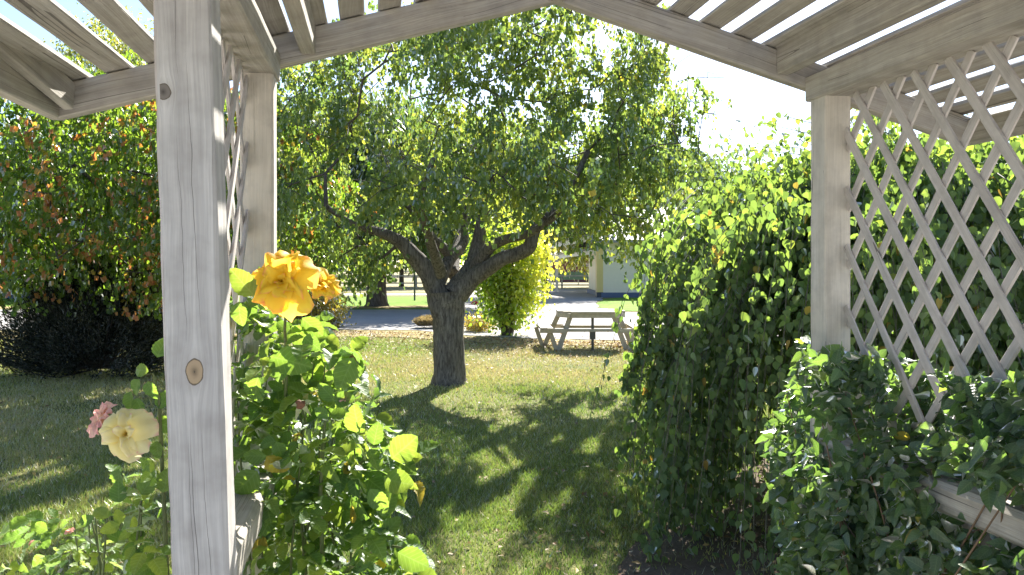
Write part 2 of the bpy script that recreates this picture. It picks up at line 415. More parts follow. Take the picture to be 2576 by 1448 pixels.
# ------------------------------------------------------------------ leaves
def T_lance(w=.17, h=.05, droop=-.06):
    V = np.array([(0, 0, 0), (w, .42, h), (0, 1, droop), (-w, .42, h)], float)
    return V, np.array([(0, 1, 2), (0, 2, 3)])
def T_lance2(w=.16, h=.05, droop=-.22):
    V = np.array([(0, 0, 0), (w, .35, h), (w * .75, .7, h - .08), (0, 1, droop), (-w * .75, .7, h - .08), (-w, .35, h), (0, .35, 0), (0, .7, -.07)], float)
    return V, np.array([(0, 1, 6, 6), (6, 1, 2, 7), (7, 2, 3, 3), (0, 6, 5, 5), (6, 7, 4, 5), (7, 3, 4, 4)])
def T_ovate(w=.40, h=.07, droop=-.12, tip=1.0):
    ys = [.0, .12, .38, .65, .86]; ws = [0, .78, 1.0, .72, .30]
    V = [(0, 0, 0)]
    for y, k in zip(ys[1:], ws[1:]):
        V.append((0, y, droop * y * y))
        V.append((w * k, y - .05 * k, droop * y * y + h * k)); V.append((-w * k, y - .05 * k, droop * y * y + h * k))
    V.append((0, tip, droop))
    Fc = [(0, 2, 1), (0, 1, 3)]
    for i in range(3):
        a = 1 + i * 3
        Fc += [(a, a + 1, a + 4), (a, a + 4, a + 3), (a, a + 3, a + 5), (a, a + 5, a + 2)]
    a = 10
    Fc += [(a, a + 1, 13), (a, 13, a + 2)]
    return np.array(V, float), np.array(Fc)
def T_serrate(w=.38, h=.10, droop=-.16, n=7, seed=0):
    r = random.Random(seed)
    V = [(0, 0, 0)]; rows = []
    for i in range(1, n):
        y = i / n
        k = math.sin(PI * (y ** .72)) ** .8
        z = droop * y * y + .015 * math.sin(i * 2.1)
        zz = h * k + r.uniform(-.02, .02)
        rows.append(len(V))
        V += [(0, y, z), (w * k, y + .03, z + zz), (-w * k, y + .03, z + zz),
              (w * k * .90, y + .055, z + zz * .9), (-w * k * .90, y + .055, z + zz * .9)]
    V.append((0, 1, droop)); T = len(V) - 1
    Fc = []
    r0 = rows[0]
    Fc += [(0, r0 + 1, r0), (0, r0, r0 + 2)]
    for i in range(len(rows) - 1):
        a, b = rows[i], rows[i + 1]
        Fc += [(a, a + 1, a + 3), (a, a + 3, b), (a + 3, b + 1, b), (a, a + 4, a + 2), (a, b, a + 4), (a + 4, b, b + 2)]
    a = rows[-1]
    Fc += [(a, a + 1, a + 3), (a, a + 3, T), (a, a + 4, a + 2), (a, T, a + 4)]
    return np.array(V, float), np.array(Fc)

def unit(a):
    return a / np.maximum(np.linalg.norm(a, axis=-1, keepdims=True), 1e-9)

def leaves(name, pos, axis, nrm, size, tmpl, mat, parent, tint, smooth=False, curl=0.0, veins=False, crumple=0.0):
    V0, F0 = tmpl
    pos = np.asarray(pos, float); n = len(pos)
    A = unit(np.asarray(axis, float)); Nn = np.asarray(nrm, float)
    B = unit(np.cross(A, Nn)); Nn = np.cross(B, A)
    size = np.asarray(size, float).reshape(-1, 1, 1)
    x = V0[None, :, 0, None]; y = V0[None, :, 1, None]; z = V0[None, :, 2, None]
    zc = RNG.normal(0, 1, (n, 1, 1)) * curl
    wv = 1 + RNG.normal(0, .12, (n, 1, 1))
    z = z + zc * (y ** 2) * .3
    if crumple: z = z + RNG.normal(0, crumple, (n, len(V0), 1)) * (y > .02)
    V = pos[:, None, :] + size * (x * wv * B[:, None, :] + y * A[:, None, :] + z * Nn[:, None, :])
    k = len(V0)
    Fc = (F0[None] + (np.arange(n) * k)[:, None, None]).reshape(-1, F0.shape[1])
    tt = np.repeat(np.clip(tint, 0, 1), k)
    o = np_mesh(name, V.reshape(-1, 3), Fc, mat, parent, tt, smooth)
    if veins:
        for an, c in (('leaf_x', 0), ('leaf_y', 1)):
            a = o.data.attributes.new(an, 'FLOAT', 'POINT'); a.data.foreach_set('value', np.tile(V0[:, c], n).astype(np.float32))
    return o

def vnoise(p, s, seed=0):
    """cheap smooth 3-d value noise via sums of sines, 0..1"""
    r = np.random.default_rng(seed); out = 0
    for k in range(7):
        w = r.normal(0, 1, 3) * s; ph = r.uniform(0, 6.28)
        out = out + np.sin(p @ w + ph)
    return 1 / (1 + np.exp(-out * .7))

# ------------------------------------------------------------------ trees
TONE = [None]
class Tree:
    def __init__(s):
        s.p = []; s.par = []; s.fix = []
    def limb(s, pts, rad, start=-1):
        """explicit limb; returns index list"""
        idx = []
        prev = start
        for q, r in zip(pts, rad):
            s.p.append(np.array(q, float)); s.par.append(prev); s.fix.append(r); prev = len(s.p) - 1; idx.append(prev)
        return idx
    def grow(s, att, step=.3, jit=.05, first=0, sag=0.0):
        att = att[np.argsort(np.linalg.norm(att - s.p[min(first, len(s.p) - 1)], axis=1))]
        ends = []
        PP = np.zeros((len(s.p) + len(att) * 30, 3)); n = len(s.p); PP[:n] = s.p
        for q in att:
            d = np.linalg.norm(PP[first:n] - q, axis=1)
            k = int(np.argmin(d)) + first; L = d[k - first]
            m = max(1, min(28, int(L / step))); prev = k; a = PP[k].copy()
            pd = a - PP[s.par[k]] if s.par[k] >= 0 else np.zeros(3)
            pl = np.linalg.norm(pd)
            ctl = (a + q) / 2 + (pd / pl if pl > 0 else 0) * L * .28 + np.array([0, 0, .06 * L])
            for i in range(1, m + 1):
                t = i / m
                v = a * (1 - t) ** 2 + ctl * 2 * t * (1 - t) + q * t * t + RNG.normal(0, jit, 3) * (1 if i < m else 0) + np.array([0, 0, sag * 4 * t * (1 - t) * L])
                PP[n] = v; s.p.append(v); s.par.append(prev); s.fix.append(0); prev = n; n += 1
            ends.append(prev)
        return ends
    def radii(s, tip=.004, ex=.42, mx=.08):
        n = len(s.p); cnt = np.zeros(n); ch = np.zeros(n)
        for i in range(n - 1, -1, -1):
            if ch[i] == 0: cnt[i] = max(cnt[i], 1)
            if s.par[i] >= 0: cnt[s.par[i]] += cnt[i]; ch[s.par[i]] += 1
        r = np.minimum(tip * cnt ** ex, mx)
        for i in range(n):
            if s.fix[i] > 0: r[i] = s.fix[i]
        return r
    def mesh(s, name, mat, parent, tip=.004, ex=.42, mx=.08, sides=5):
        r = s.radii(tip, ex, mx)
        P_ = np.array(s.p); par = np.array(s.par)
        idx = [i for i in range(len(par)) if par[i] >= 0 and not (s.fix[i] > 0 and s.fix[par[i]] > 0)]
        idx = np.array(idx)
        a = P_[par[idx]]; b = P_[idx]; ra = np.minimum(r[par[idx]], r[idx] * 1.6); rb = r[idx]
        d = unit(b - a); ref = np.tile([.3, .2, .93], (len(idx), 1))
        x = unit(np.cross(ref, d)); y = np.cross(d, x)
        ang = np.arange(sides) * 2 * PI / sides
        c = np.cos(ang)[None, :, None]; sn = np.sin(ang)[None, :, None]
        ring = c * x[:, None] + sn * y[:, None]
        Va = a[:, None] - d[:, None] * (ra * .3)[:, None, None] + ring * ra[:, None, None]
        Vb = b[:, None] + ring * rb[:, None, None]
        V = np.concatenate([Va, Vb], 1).reshape(-1, 3)
        base = (np.arange(len(idx)) * 2 * sides)[:, None, None]
        k = np.arange(sides); k2 = (k + 1) % sides
        q = np.stack([k, k2, k2 + sides, k + sides], 1)[None]
        return np_mesh(name, V, (base + q).reshape(-1, 4), mat, parent, smooth=True)

def in_poly(x, y, poly):
    """vectorised point in polygon"""
    inside = np.zeros(len(x), bool); n = len(poly); j = n - 1
    for i in range(n):
        xi, yi = poly[i]; xj, yj = poly[j]
        c = ((yi > y) != (yj > y)) & (x < (xj - xi) * (y - yi) / (yj - yi + 1e-12) + xi)
        inside ^= c; j = i
    return inside

def hang_leaves(ends, tip_dirs, per, spread, down, size, rng=RNG):
    """clusters of leaves round each end: positions, axes, normals"""
    n = len(ends); k = per
    base = np.repeat(ends, k, 0)
    off = rng.normal(0, 1, (n * k, 3)) * np.array(spread)
    pos = base + off
    ax = rng.normal(0, .45, (n * k, 3)) + unit(off + 1e-6) * .35; ax[:, 2] -= down
    nr = rng.normal(0, 1, (n * k, 3)); nr[:, 2] += .6
    sz = size * rng.uniform(.65, 1.25, n * k)
    return pos, ax, nr, sz

def shoots(ends, ns, nl, spread, length, size, rng, down=1.7):
    """leaves hanging in rows along short drooping shoots"""
    m = len(ends) * ns
    o = np.repeat(ends, ns, 0) + rng.normal(0, spread, (m, 3)) * np.array([1, 1, .8])
    d = rng.normal(0, .55, (m, 3)); d[:, 2] -= .45; d = unit(d) * (length * rng.uniform(.6, 1.25, m))[:, None]
    tone = rng.uniform(0, 1, m)
    t = (np.tile(np.arange(nl), m) + rng.uniform(-.4, .4, m * nl)) / nl
    O = np.repeat(o, nl, 0); D = np.repeat(d, nl, 0)
    pos = O + D * t[:, None] + rng.normal(0, .012, (m * nl, 3)); pos[:, 2] -= .10 * t * t * length * 3
    sd = rng.normal(0, 1, (m * nl, 3)); sd[:, 2] = 0
    ax = unit(sd) * .55 + unit(D) * .4 + rng.normal(0, .15, (m * nl, 3)); ax[:, 2] -= down * rng.uniform(.4, 1.3, m * nl)
    nr = rng.normal(0, 1, (m * nl, 3)); nr[:, 2] += .4
    return pos, ax, nr, size * rng.uniform(.65, 1.2, m * nl), np.repeat(tone, nl)

# ================================================================== WORLD
SUN_AZ = math.radians(13); SUN_EL = math.radians(37)
w = bpy.data.worlds.new('World'); SC.world = w; w.use_nodes = True
wn = N(w.node_tree); w.node_tree.nodes.clear()
sky = wn('ShaderNodeTexSky', sky_type='NISHITA')
sky.sun_disc = False; sky.sun_elevation = SUN_EL; sky.sun_rotation = SUN_AZ
sky.air_density = .75; sky.dust_density = .6; sky.altitude = 300; sky.ozone_density = 1.0
bg = wn('ShaderNodeBackground', {'Color': sky.outputs[0], 'Strength': .072})
wo = wn('ShaderNodeOutputWorld'); w.node_tree.links.new(bg.outputs[0], wo.inputs[0])
sl = bpy.data.lights.new('sun', 'SUN'); sl.energy = 4.4; sl.angle = math.radians(.53); sl.color = (1, .955, .87)
so = bpy.data.objects.new('sun', sl); COL.objects.link(so)
dirv = Vector((math.sin(SUN_AZ) * math.cos(SUN_EL), math.cos(SUN_AZ) * math.cos(SUN_EL), math.sin(SUN_EL)))
so.rotation_euler = dirv.to_track_quat('Z', 'Y').to_euler(); so.location = (0, 0, 30)

cam = bpy.data.cameras.new('camera'); co = bpy.data.objects.new('camera', cam); COL.objects.link(co)
co.location = (0, 0, EYE); co.rotation_euler = (PI / 2, 0, 0)
cam.sensor_width = 36; cam.lens = 36 * F / 2576; cam.shift_y = -(724 - HOR) / 2576
cam.clip_end = 3000; cam.clip_start = .05
SC.camera = co

# ================================================================== SETTING
def sheet(name, pts, z, mat, kind='structure', nseg=1, label=None):
    mb = MB(); mb.poly([(p[0], p[1], z) for p in pts])
    return tag(mb.build(name, mat), label, None, None, kind)

S = 900
gv = []; 
mb = MB()
mb.poly([(-S, -S, 0), (S, -S, 0), (S, S, 0), (-S, S, 0)])
tag(mb.build('ground', M['ground']), kind='structure')

def ragged(pts, amp, sub=6, seed=3):
    r = random.Random(seed); out = []
    for i in range(len(pts)):
        a = Vector(pts[i][:2]); b = Vector(pts[(i + 1) % len(pts)][:2])
        for k in range(sub):
            q = a.lerp(b, k / sub); am = amp * (a - b).length / sub
            am = min(am, amp)
            out.append((q.x + r.uniform(-am, am), q.y + r.uniform(-am, am)))
    return out
# dry field, far path, verge, driveway
sheet('field', [(-200, 52.5), (200, 52.5), (200, 400), (-200, 400)], .004, M['field'])
sheet('verge', [(-40, 30.3), (-.9, 30.3), (.2, 33), (.6, 44.2), (-40, 44.2)], .004, M['verge'])
pa = [G(-200, 741.6), G(1500, 737.5), G(1500, 742), G(-200, 747.5)]
sheet('path', [(p.x, p.y) for p in pa], .008, M['path'])
drv = [(-3000, 828), (0, 830), (700, 829), (1050, 832), (1180, 846), (1340, 853), (1480, 856), (1640, 860), (1800, 868), (2200, 876), (3200, 880),
       (3200, 797), (1760, 793), (1640, 789), (1560, 786), (1510, 776), (1500, 762), (1520, 751), (1520, 730), (1180, 727), (1150, 751), (1120, 766), (1090, 780), (900, 780), (-3000, 780)]
sheet('driveway', ragged([G(x, y) for x, y in drv], .18, 7), .012, M['gravel'])
isl = [(1512, 776), (1500, 765), (1520, 754), (1560, 750), (2600, 750), (2600, 790), (1760, 788), (1640, 785), (1560, 783)]
ip = [G(x, y) for x, y in isl]
sheet('grass_island', [(p.x, p.y) for p in ip], .016, M['verge'])
lit = [(-2500, 830), (600, 832), (1050, 834), (1180, 848), (1340, 855), (1640, 862), (1620, 872), (1340, 870), (1180, 862), (1000, 850), (600, 850), (-2500, 850)]
lf = [(-700, 779), (880, 778), (1090, 776), (1090, 770), (880, 772), (-700, 773)]
sheet('leafy_verge', ragged([G(x, y) for x, y in lf], .3, 8), .016, M['leafy_grass'])
sheet('dry_lawn_edge', ragged([G(x, y) for x, y in lit], .35, 10, 9), .020, M['leafy_grass'])
so_pts = [(1540, 1500), (1560, 1420), (1610, 1350), (1690, 1290), (1790, 1220), (1900, 1150), (2300, 1090), (2900, 1080), (3400, 1300), (3400, 2600), (1500, 2600)]
sheet('soil', ragged([G(x, y) for x, y in so_pts], .16, 9, 5), .004, M['soil'])

# added pale terrace, out of view, bounces sunlight onto the shaded timber
sheet('bounce_terrace', [(-14, -22), (14, -22), (14, 1.2), (4.5, 3.0), (-3.2, 2.9), (-14, 1.2)], .004, M['bounce_concrete'])
# ---- lawn grass blades (real geometry, density falls off with distance)
def grass():
    n = 430000
    d = 3.6 * (19.5 / 3.6) ** (RNG.uniform(0, 1, n) ** .92)
    x = RNG.uniform(-.72, .72, n) * d
    p = np.stack([x, d, np.zeros(n)], 1)
    # keep off the driveway / soil
    px = x / d * F + 1288; py = HOR + EYE * F / d
    keep = ~in_poly(px, py, so_pts)
    keep |= RNG.uniform(0, 1, n) < .08
    keep &= py > np.interp(px, [-500, 1050, 1180, 1340, 1640, 2200], [832, 835, 850, 857, 864, 880]) + np.where(RNG.uniform(0, 1, n) < .6, RNG.uniform(0, 26, n), 0)
    bare = vnoise(p, 1.1, 5)
    keep &= RNG.uniform(0, 1, n) > (bare > .75) * .6
    p = p[keep]; d = d[keep]; n = len(p)
    h = RNG.uniform(.018, .045, n) * (1 + .35 * vnoise(p, 2.0, 8)); wd = .0016 + .00048 * d
    a = RNG.uniform(0, 2 * PI, n); side = np.stack([np.cos(a), np.sin(a), np.zeros(n)], 1)
    lean = RNG.normal(0, .45, (n, 3)); lean[:, 2] = 1
    V = np.stack([p - side * wd[:, None], p + side * wd[:, None], p + lean * h[:, None]], 1).reshape(-1, 3)
    Fc = np.arange(3 * n).reshape(-1, 3)
    t = vnoise(p, .8, 2) * .55 + vnoise(p, 3, 4) * .25 + RNG.normal(0, .17, n)
    far = np.clip((d - 11) / 8, 0, 1) * .22
    t = np.clip(t + far + .18, 0, 1)
    o = np_mesh('lawn_grass', V, Fc, M['grass_blade'], None, np.repeat(t, 3))
    tag(o, 'short mown lawn grass, green with dry yellow patches, around the tree', 'grass', kind='stuff')
grass()

def edge_litter():
    n = 9000
    px = RNG.uniform(100, 2000, n)
    e = np.interp(px, [-500, 1050, 1180, 1340, 1640, 2200], [831, 834, 849, 856, 863, 880])
    py = e + 4 + RNG.exponential(14, n)
    d = EYE * F / (py - HOR)
    p = np.stack([(px - 1288) / F * d, d, RNG.uniform(.022, .04, n)], 1)
    ax = RNG.normal(0, 1, (n, 3)); ax[:, 2] *= .3
    nr = RNG.normal(0, .45, (n, 3)); nr[:, 2] = 1
    o = leaves('leaf_drift', p, ax, nr, RNG.uniform(.035, .075, n), T_lance(.3, .12, .1), M['litter'], None, RNG.uniform(0, .95, n))
    tag(o, 'drift of tan fallen leaves along the lawn edge beside the driveway', 'fallen leaves', kind='stuff')
edge_litter()

def litter():
    n = 9500
    px = RNG.uniform(-100, 2300, n); py = HOR + 1 / RNG.uniform(1 / 900, 1 / 158, n)
    d = EYE * F / (py - HOR)
    # more near driveway edge and under trees
    k = RNG.uniform(0, 1, n) < np.clip(.16 + .9 * np.exp(-((d - 17) / 3.2) ** 2) + .35 * ((px > 1350) & (py > 1180)), 0, 1)
    px, py, d = px[k], py[k], d[k]
    p = np.stack([(px - 1288) / F * d, d, RNG.uniform(.012, .035, len(d))], 1)
    n = len(p); ax = RNG.normal(0, 1, (n, 3)); ax[:, 2] *= .25
    nr = RNG.normal(0, .35, (n, 3)); nr[:, 2] = 1
    o = leaves('fallen_leaves', p, ax, nr, RNG.uniform(.03, .06, n), T_lance(.3, .12, .1), M['litter'], None, RNG.uniform(0, 1, n))
    tag(o, 'scattered dry brown and yellow leaves fallen on the lawn', 'fallen leaves', kind='stuff')
litter()

# ================================================================== ARBOUR
AX = Vector((-.1668, .986, 0)).normalized(); AR = Vector((AX.y, -AX.x, 0))
AO = Vector((.1635, 2.68, 0))
def A3(u, v, z): return AO + AR * u + AX * v + Vector((0, 0, z))
arb = empty('arbour', AO, 'weathered grey timber arbour with gabled slat roof and diamond lattice sides framing the view', 'arbour')
U = .975
# posts
def post(u, v, top, w, label=None, mat='wood', lean=(0, 0), jit=.0015):
    mb = MB()
    base = A3(u, v, 0) + Vector((lean[0], 0, 0)); tp = A3(u, v, top) + Vector((lean[1], 0, 0))
    mb.beam(base, tp, w, w, up=AX, cham=.006, seg=.09, jit=jit, u0=0 if mat == 'wood_post' else None)
    o = mb.build('post', M[mat], arb)
    if label: o['label'] = label
    return o
post(-U - .001, -.96, 2.42, .102, 'near left post with a tan oval knot and long drying cracks', 'wood_post', lean=(.065, -.008), jit=.0022)
post(-U, -.02, 2.2, .100, 'far left post behind the yellow rose', 'wood_pale')
post(U, -.02, 2.2, .100, 'far right post with vine leaves at its foot', 'wood_pale')
post(U + .01, -1.02, 2.2, .100); post(-U, -1.95, 2.2, .1); post(U, -1.95, 2.2, .1)
# plates on the posts
for sgn in (-1, 1):
    mb = MB(); mb.beam(A3(sgn * (U + .005), .045, 2.245), A3(sgn * (U + .005), -2.1, 2.245), .125, .09, cham=.005, seg=.15, jit=.001)
    mb.build('wall_plate', M['wood'], arb)
# gable frames
def zl(u): return 2.517 - .285 * abs(u)       # underside of the rafters
for v in (.068, -.96, -1.95):
    for sgn in (-1, 1):
        mb = MB()
        e = A3(sgn * 1.60, v, zl(1.60) + .05); c = A3(0, v, zl(0) + .05)
        if v < 0:
            c = A3(0, v, zl(0) + .05)
        mb.beam(c, e, .045, .100, up=(0, 0, 1), cham=.004, seg=.12, jit=.001)
        mb.build('rafter', M['wood'], arb)
# eave boards, purlins, ridge
for sgn in (-1, 1):
    mb = MB(); mb.beam(A3(sgn * 1.60, .10, 2.112), A3(sgn * 1.60, -2.1, 2.112), .045, .092, cham=.004, seg=.15, jit=.001)
    mb.build('eave_board', M['wood'], arb)
    mb = MB(); mb.beam(A3(sgn * .83, .044, 2.345), A3(sgn * .83, -2.1, 2.345), .048, .100, cham=.004, seg=.15, jit=.0015)
    mb.build('purlin', M['wood'], arb)
mb = MB(); mb.beam(A3(0, .044, 2.545), A3(0, -2.1, 2.545), .040, .08, cham=.004); mb.build('ridge_board', M['wood'], arb)
# knee board rising from the left eave corner
mb = MB(); mb.beam(A3(-1.545, .03, 2.130), A3(-1.60, -.88, 2.285), .032, .088, cham=.004, seg=.12, jit=.001)
mb.build('barge_board', M['wood'], arb)
# slats
ct = math.cos(math.atan(.285)); stn = math.sin(math.atan(.285))
for sgn in (-1, 1):
    nv = Vector((0, 0, 1)) * ct + AR * (sgn * stn)
    k = 0
    s_ = .085
    while s_ < 1.66:
        uu = s_ * ct
        mb = MB()
        zz = zl(uu) + .1 / ct + .012
        r0 = random.uniform(-.004, .004)
        mb.beam(A3(sgn * (uu + r0), .16 + random.uniform(-.02, .02), zz), A3(sgn * (uu - r0), -2.12, zz + random.uniform(0, .006)), .078 + random.uniform(-.004, .004), .019,
                up=nv, cham=.003, seg=.14, jit=.0012, bow=random.uniform(-.006, .004))
        mb.build('roof_slat', M['wood'], arb)
        s_ += .126
# lattice panels
def lattice(uc, v0, v1, z0, z1, name_lab):
    mb = MB(); T = math.tan(math.radians(53.8)); sp = .148; lw = .030; th = .009
    inner = -1 if uc > 0 else 1
    for layer, sg in ((0, 1), (1, -1)):
        u = uc + inner * (.0047 if layer == 0 else -.0047)
        c = v0 - (z1 - z0) / T - .5
        while c < v1 + (z1 - z0) / T + .5:
            # line z = z0 + sg*T*(v-c)
            pts = []
            va, vb = v0, v1
            zt = lambda v: z0 + sg * T * (v - c)
            # clip
            cand = sorted([c, c + sg * (z1 - z0) / T])
            a = max(va, cand[0]); b = min(vb, cand[1])
            if b - a > .03:
                ju = random.uniform(-.0015, .0015); jz = random.uniform(-.006, .006)
                mb.beam(A3(u + ju, a, zt(a) + jz), A3(u - ju, b, zt(b) + jz), lw * random.uniform(.9, 1.08), th, up=AR, cham=.002, seg=.3, jit=.0008)
            c += sp
    o = mb.build('lattice_panel', M['lath'], arb); o['label'] = name_lab
lattice(1.005, -.965, -.075, .22, 2.2, 'right diamond lattice panel overgrown with vine below')
lattice(-1.005, -.89, -.075, .22, 2.2, 'left diamond lattice panel seen nearly edge on')
lattice(1.005, -1.9, -1.08, .22, 2.2, 'right lattice panel of the nearer bay')
# rails
for sgn in (-1, 1):
    mb = MB(); mb.beam(A3(sgn * .945, -.075, .975), A3(sgn * .945, -.97 if sgn > 0 else -.905, .975), .10, .085, cham=.014, seg=.08, jit=.0015)
    mb.build('mid_rail', M['wood'], arb)
# outer batten next to the near left post
mb = MB(); mb.beam(A3(-.980, -.93, .25), A3(-1.036, -.93, 2.2), .020, .03, up=AX, cham=.003, seg=.07, jit=.0035)
mb.build('batten', M['lath'], arb)

# ================================================================== CENTRAL TREE
def central_tree():
    d0 = 11.0
    root = empty('shade_tree', G(1130, 968), 'large broad-crowned green tree with forked dark trunk in the middle of the lawn', 'tree')
    t = Tree()
    Q = lambda x, y, dd=0: P(x, y, d0 + dd)
    mb = MB()
    def lim(pts, start=-1, rough=.08, sides=12):
        pp = [Q(*p[:3]) for p in pts]; rr = [p[3] / 2 / F * d0 for p in pts]
        # smooth resample
        P3 = []; R3 = []
        for i in range(len(pp) - 1):
            p0 = pp[max(i - 1, 0)]; p1 = pp[i]; p2 = pp[i + 1]; p3 = pp[min(i + 2, len(pp) - 1)]
            for k in range(4):
                u = k / 4
                P3.append(.5 * ((2 * p1) + (-p0 + p2) * u + (2 * p0 - 5 * p1 + 4 * p2 - p3) * u * u + (-p0 + 3 * p1 - 3 * p2 + p3) * u ** 3))
                R3.append(rr[i] * (1 - u) + rr[i + 1] * u)
        P3.append(pp[-1]); R3.append(rr[-1])
        mb.tube(P3, R3, sides, rough, cap=True)
        idx = t.limb([tuple(p) for p in pp], rr, start)
        return idx
    trunk = lim([(1130, 980, 0, 104), (1130, 962, 0, 90), (1130, 930, 0, 80), (1130, 850, 0, 76), (1127, 800, 0, 80), (1124, 762, 0, 94), (1122, 735, 0, 96)], rough=.10, sides=22)
    f = trunk[-1]
    L1 = lim([(1108, 748, 0, 62), (1088, 708, -.05, 52), (1066, 672, -.1, 47), (1036, 640, -.2, 42), (1008, 610, -.3, 34), (970, 590, -.45, 26), (930, 578, -.6, 20), (880, 560, -.9, 15), (820, 520, -1.2, 11)], f)
    L2 = lim([(1098, 715, .1, 46), (1120, 672, .25, 34), (1138, 645, .4, 32), (1158, 626, .6, 27), (1170, 598, .8, 23), (1166, 560, 1.0, 18), (1180, 500, 1.2, 14)], f)
    L2b = lim([(1136, 648, .4, 28), (1112, 622, .2, 26), (1090, 600, 0, 22), (1068, 573, -.3, 20), (1050, 530, -.6, 16), (1030, 470, -.8, 12)], L2[2])
    R1 = lim([(1142, 742, 0, 62), (1168, 706, .05, 54), (1190, 668, .1, 46), (1200, 630, .15, 38), (1206, 590, .2, 32), (1215, 545, .2, 27), (1240, 480, .3, 20), (1262, 400, .3, 14), (1270, 300, .3, 9)], f)
    R1b = lim([(1196, 672, .0, 36), (1216, 645, -.15, 31), (1240, 617, -.3, 27), (1280, 600, -.5, 23), (1325, 590, -.8, 20), (1380, 558, -1.1, 16), (1430, 510, -1.5, 12)], R1[2])
    R2 = lim([(1150, 738, -.05, 60), (1186, 704, -.1, 46), (1222, 678, -.2, 40), (1262, 652, -.3, 36), (1302, 640, -.4, 34), (1332, 620, -.5, 33), (1340, 592, -.5, 32), (1352, 570, -.5, 27), (1392, 530, -.5, 22), (1440, 460, -.4, 17), (1480, 380, -.3, 12)], f)
    # hidden limbs to the rear and front
    B1 = lim([(1140, 690, .35, 34), (1150, 620, 1.1, 28), (1180, 540, 1.9, 22), (1220, 460, 2.5, 15)], f)
    B2 = lim([(1110, 690, -.35, 30), (1080, 600, -1.0, 22), (1060, 500, -1.7, 16), (1090, 400, -2.1, 10)], f)
    mb.build('trunk', M['bark'], root)
    # crown volume given in view px at the tree's own distance, turned into metres
    outline = [(560, 640), (590, 500), (610, 330), (700, 170), (830, 100), (1000, 30), (1180, -60), (1340, -170), (1480, -160), (1600, -10), (1700, 110), (1765, 200), (1790, 300),
               (1770, 380), (1730, 440), (1690, 520), (1660, 590), (1600, 610), (1520, 565), (1430, 530), (1380, 490), (1280, 500), (1200, 520), (1100, 530), (1000, 560), (950, 610), (860, 650), (760, 660), (640, 690)]
    pts = []
    while len(pts) < 880:
        n = 2000
        px = RNG.uniform(540, 1810, n); py = RNG.uniform(-180, 700, n); dd = RNG.uniform(-2.7, 2.9, n)
        ok = in_poly(px, py, outline)
        rx = (px - 1180) / 640; rz = (py - 300) / 470
        ok &= (rx ** 2 * .8 + (dd / 3.1) ** 2 + rz ** 2 * .35) < 1.0
        ok &= ~((abs(dd) < 2.2) & (py > 540) & (px > 950) & (px < 1480))   # open under the crown round the fork
        d = d0 + dd
        X = np.stack([(px - 1288) / F * d * (1 - .05 * abs(dd) / 3), d, EYE + (HOR - py) / F * d], 1)
        nz = vnoise(X, 1.5, 21)
        core = (rx ** 2 + (dd / 3) ** 2 + rz ** 2) < .30
        ok &= (nz > .46)
        ok &= ~(core & (RNG.uniform(0, 1, n) < .15))
        for q in X[ok]:
            if len(pts) >= 880: break
            pts.append(q)
    for k in range(45):      # foliage hanging in front of the upper limbs
        dd = random.uniform(-2.6, -1.2); x = random.uniform(930, 1500); y = random.uniform(360, 500)
        pts.append(np.array(P(x, y, d0 + dd)))
    # drooping sprays at the right margin
    for (x, y) in [(1790, 190), (1830, 195), (1740, 130), (1700, 90), (1780, 280), (1800, 290), (1770, 350), (1750, 400), (1710, 440), (1650, 610), (1600, 560), (900, 660), (960, 655), (830, 665), (780, 690)]:
        for k in range(2):
            pts.append(np.array(P(x + random.uniform(-12, 12), y + random.uniform(-8, 8), d0 + random.uniform(-.6, .6))))
    att = np.array(pts)
    nfix = len(t.p)
    ends = t.grow(att, .28, .035, first=len(trunk))
    t.mesh('branches', M['twig'], root, tip=.0042, ex=.40, mx=.06)
    E = np.array([t.p[i] for i in ends])
    pos, ax, nr, sz, shoot = shoots(E, 10, 10, .21, .30, .148, RNG)
    # clear a little sky between clumps
    nz = vnoise(pos, 2.1, 77)
    keep = nz > .31
    sd = np.array(tuple(dirv)); ps = pos - (pos @ sd)[:, None] * sd
    keep &= vnoise(ps, 9.5, 12) > .25          # openings that let shafts of sun through
    pos, ax, nr, sz, shoot = pos[keep], ax[keep], nr[keep], sz[keep], shoot[keep]
    tt = vnoise(pos, 1.6, 3) * .3 + shoot * .55 - .22 + RNG.normal(.05, .09, len(pos)) + np.clip((pos[:, 2] - 3.5) * .05, 0, .15)
    tt = np.where(RNG.uniform(0, 1, len(pos)) < .012, RNG.uniform(.85, 1, len(pos)), np.clip(tt, 0, .85))
    leaves('foliage', pos, ax, nr, sz, T_lance2(.16, .06, -.25), M['cherry_leaf'], root, tt)
central_tree()

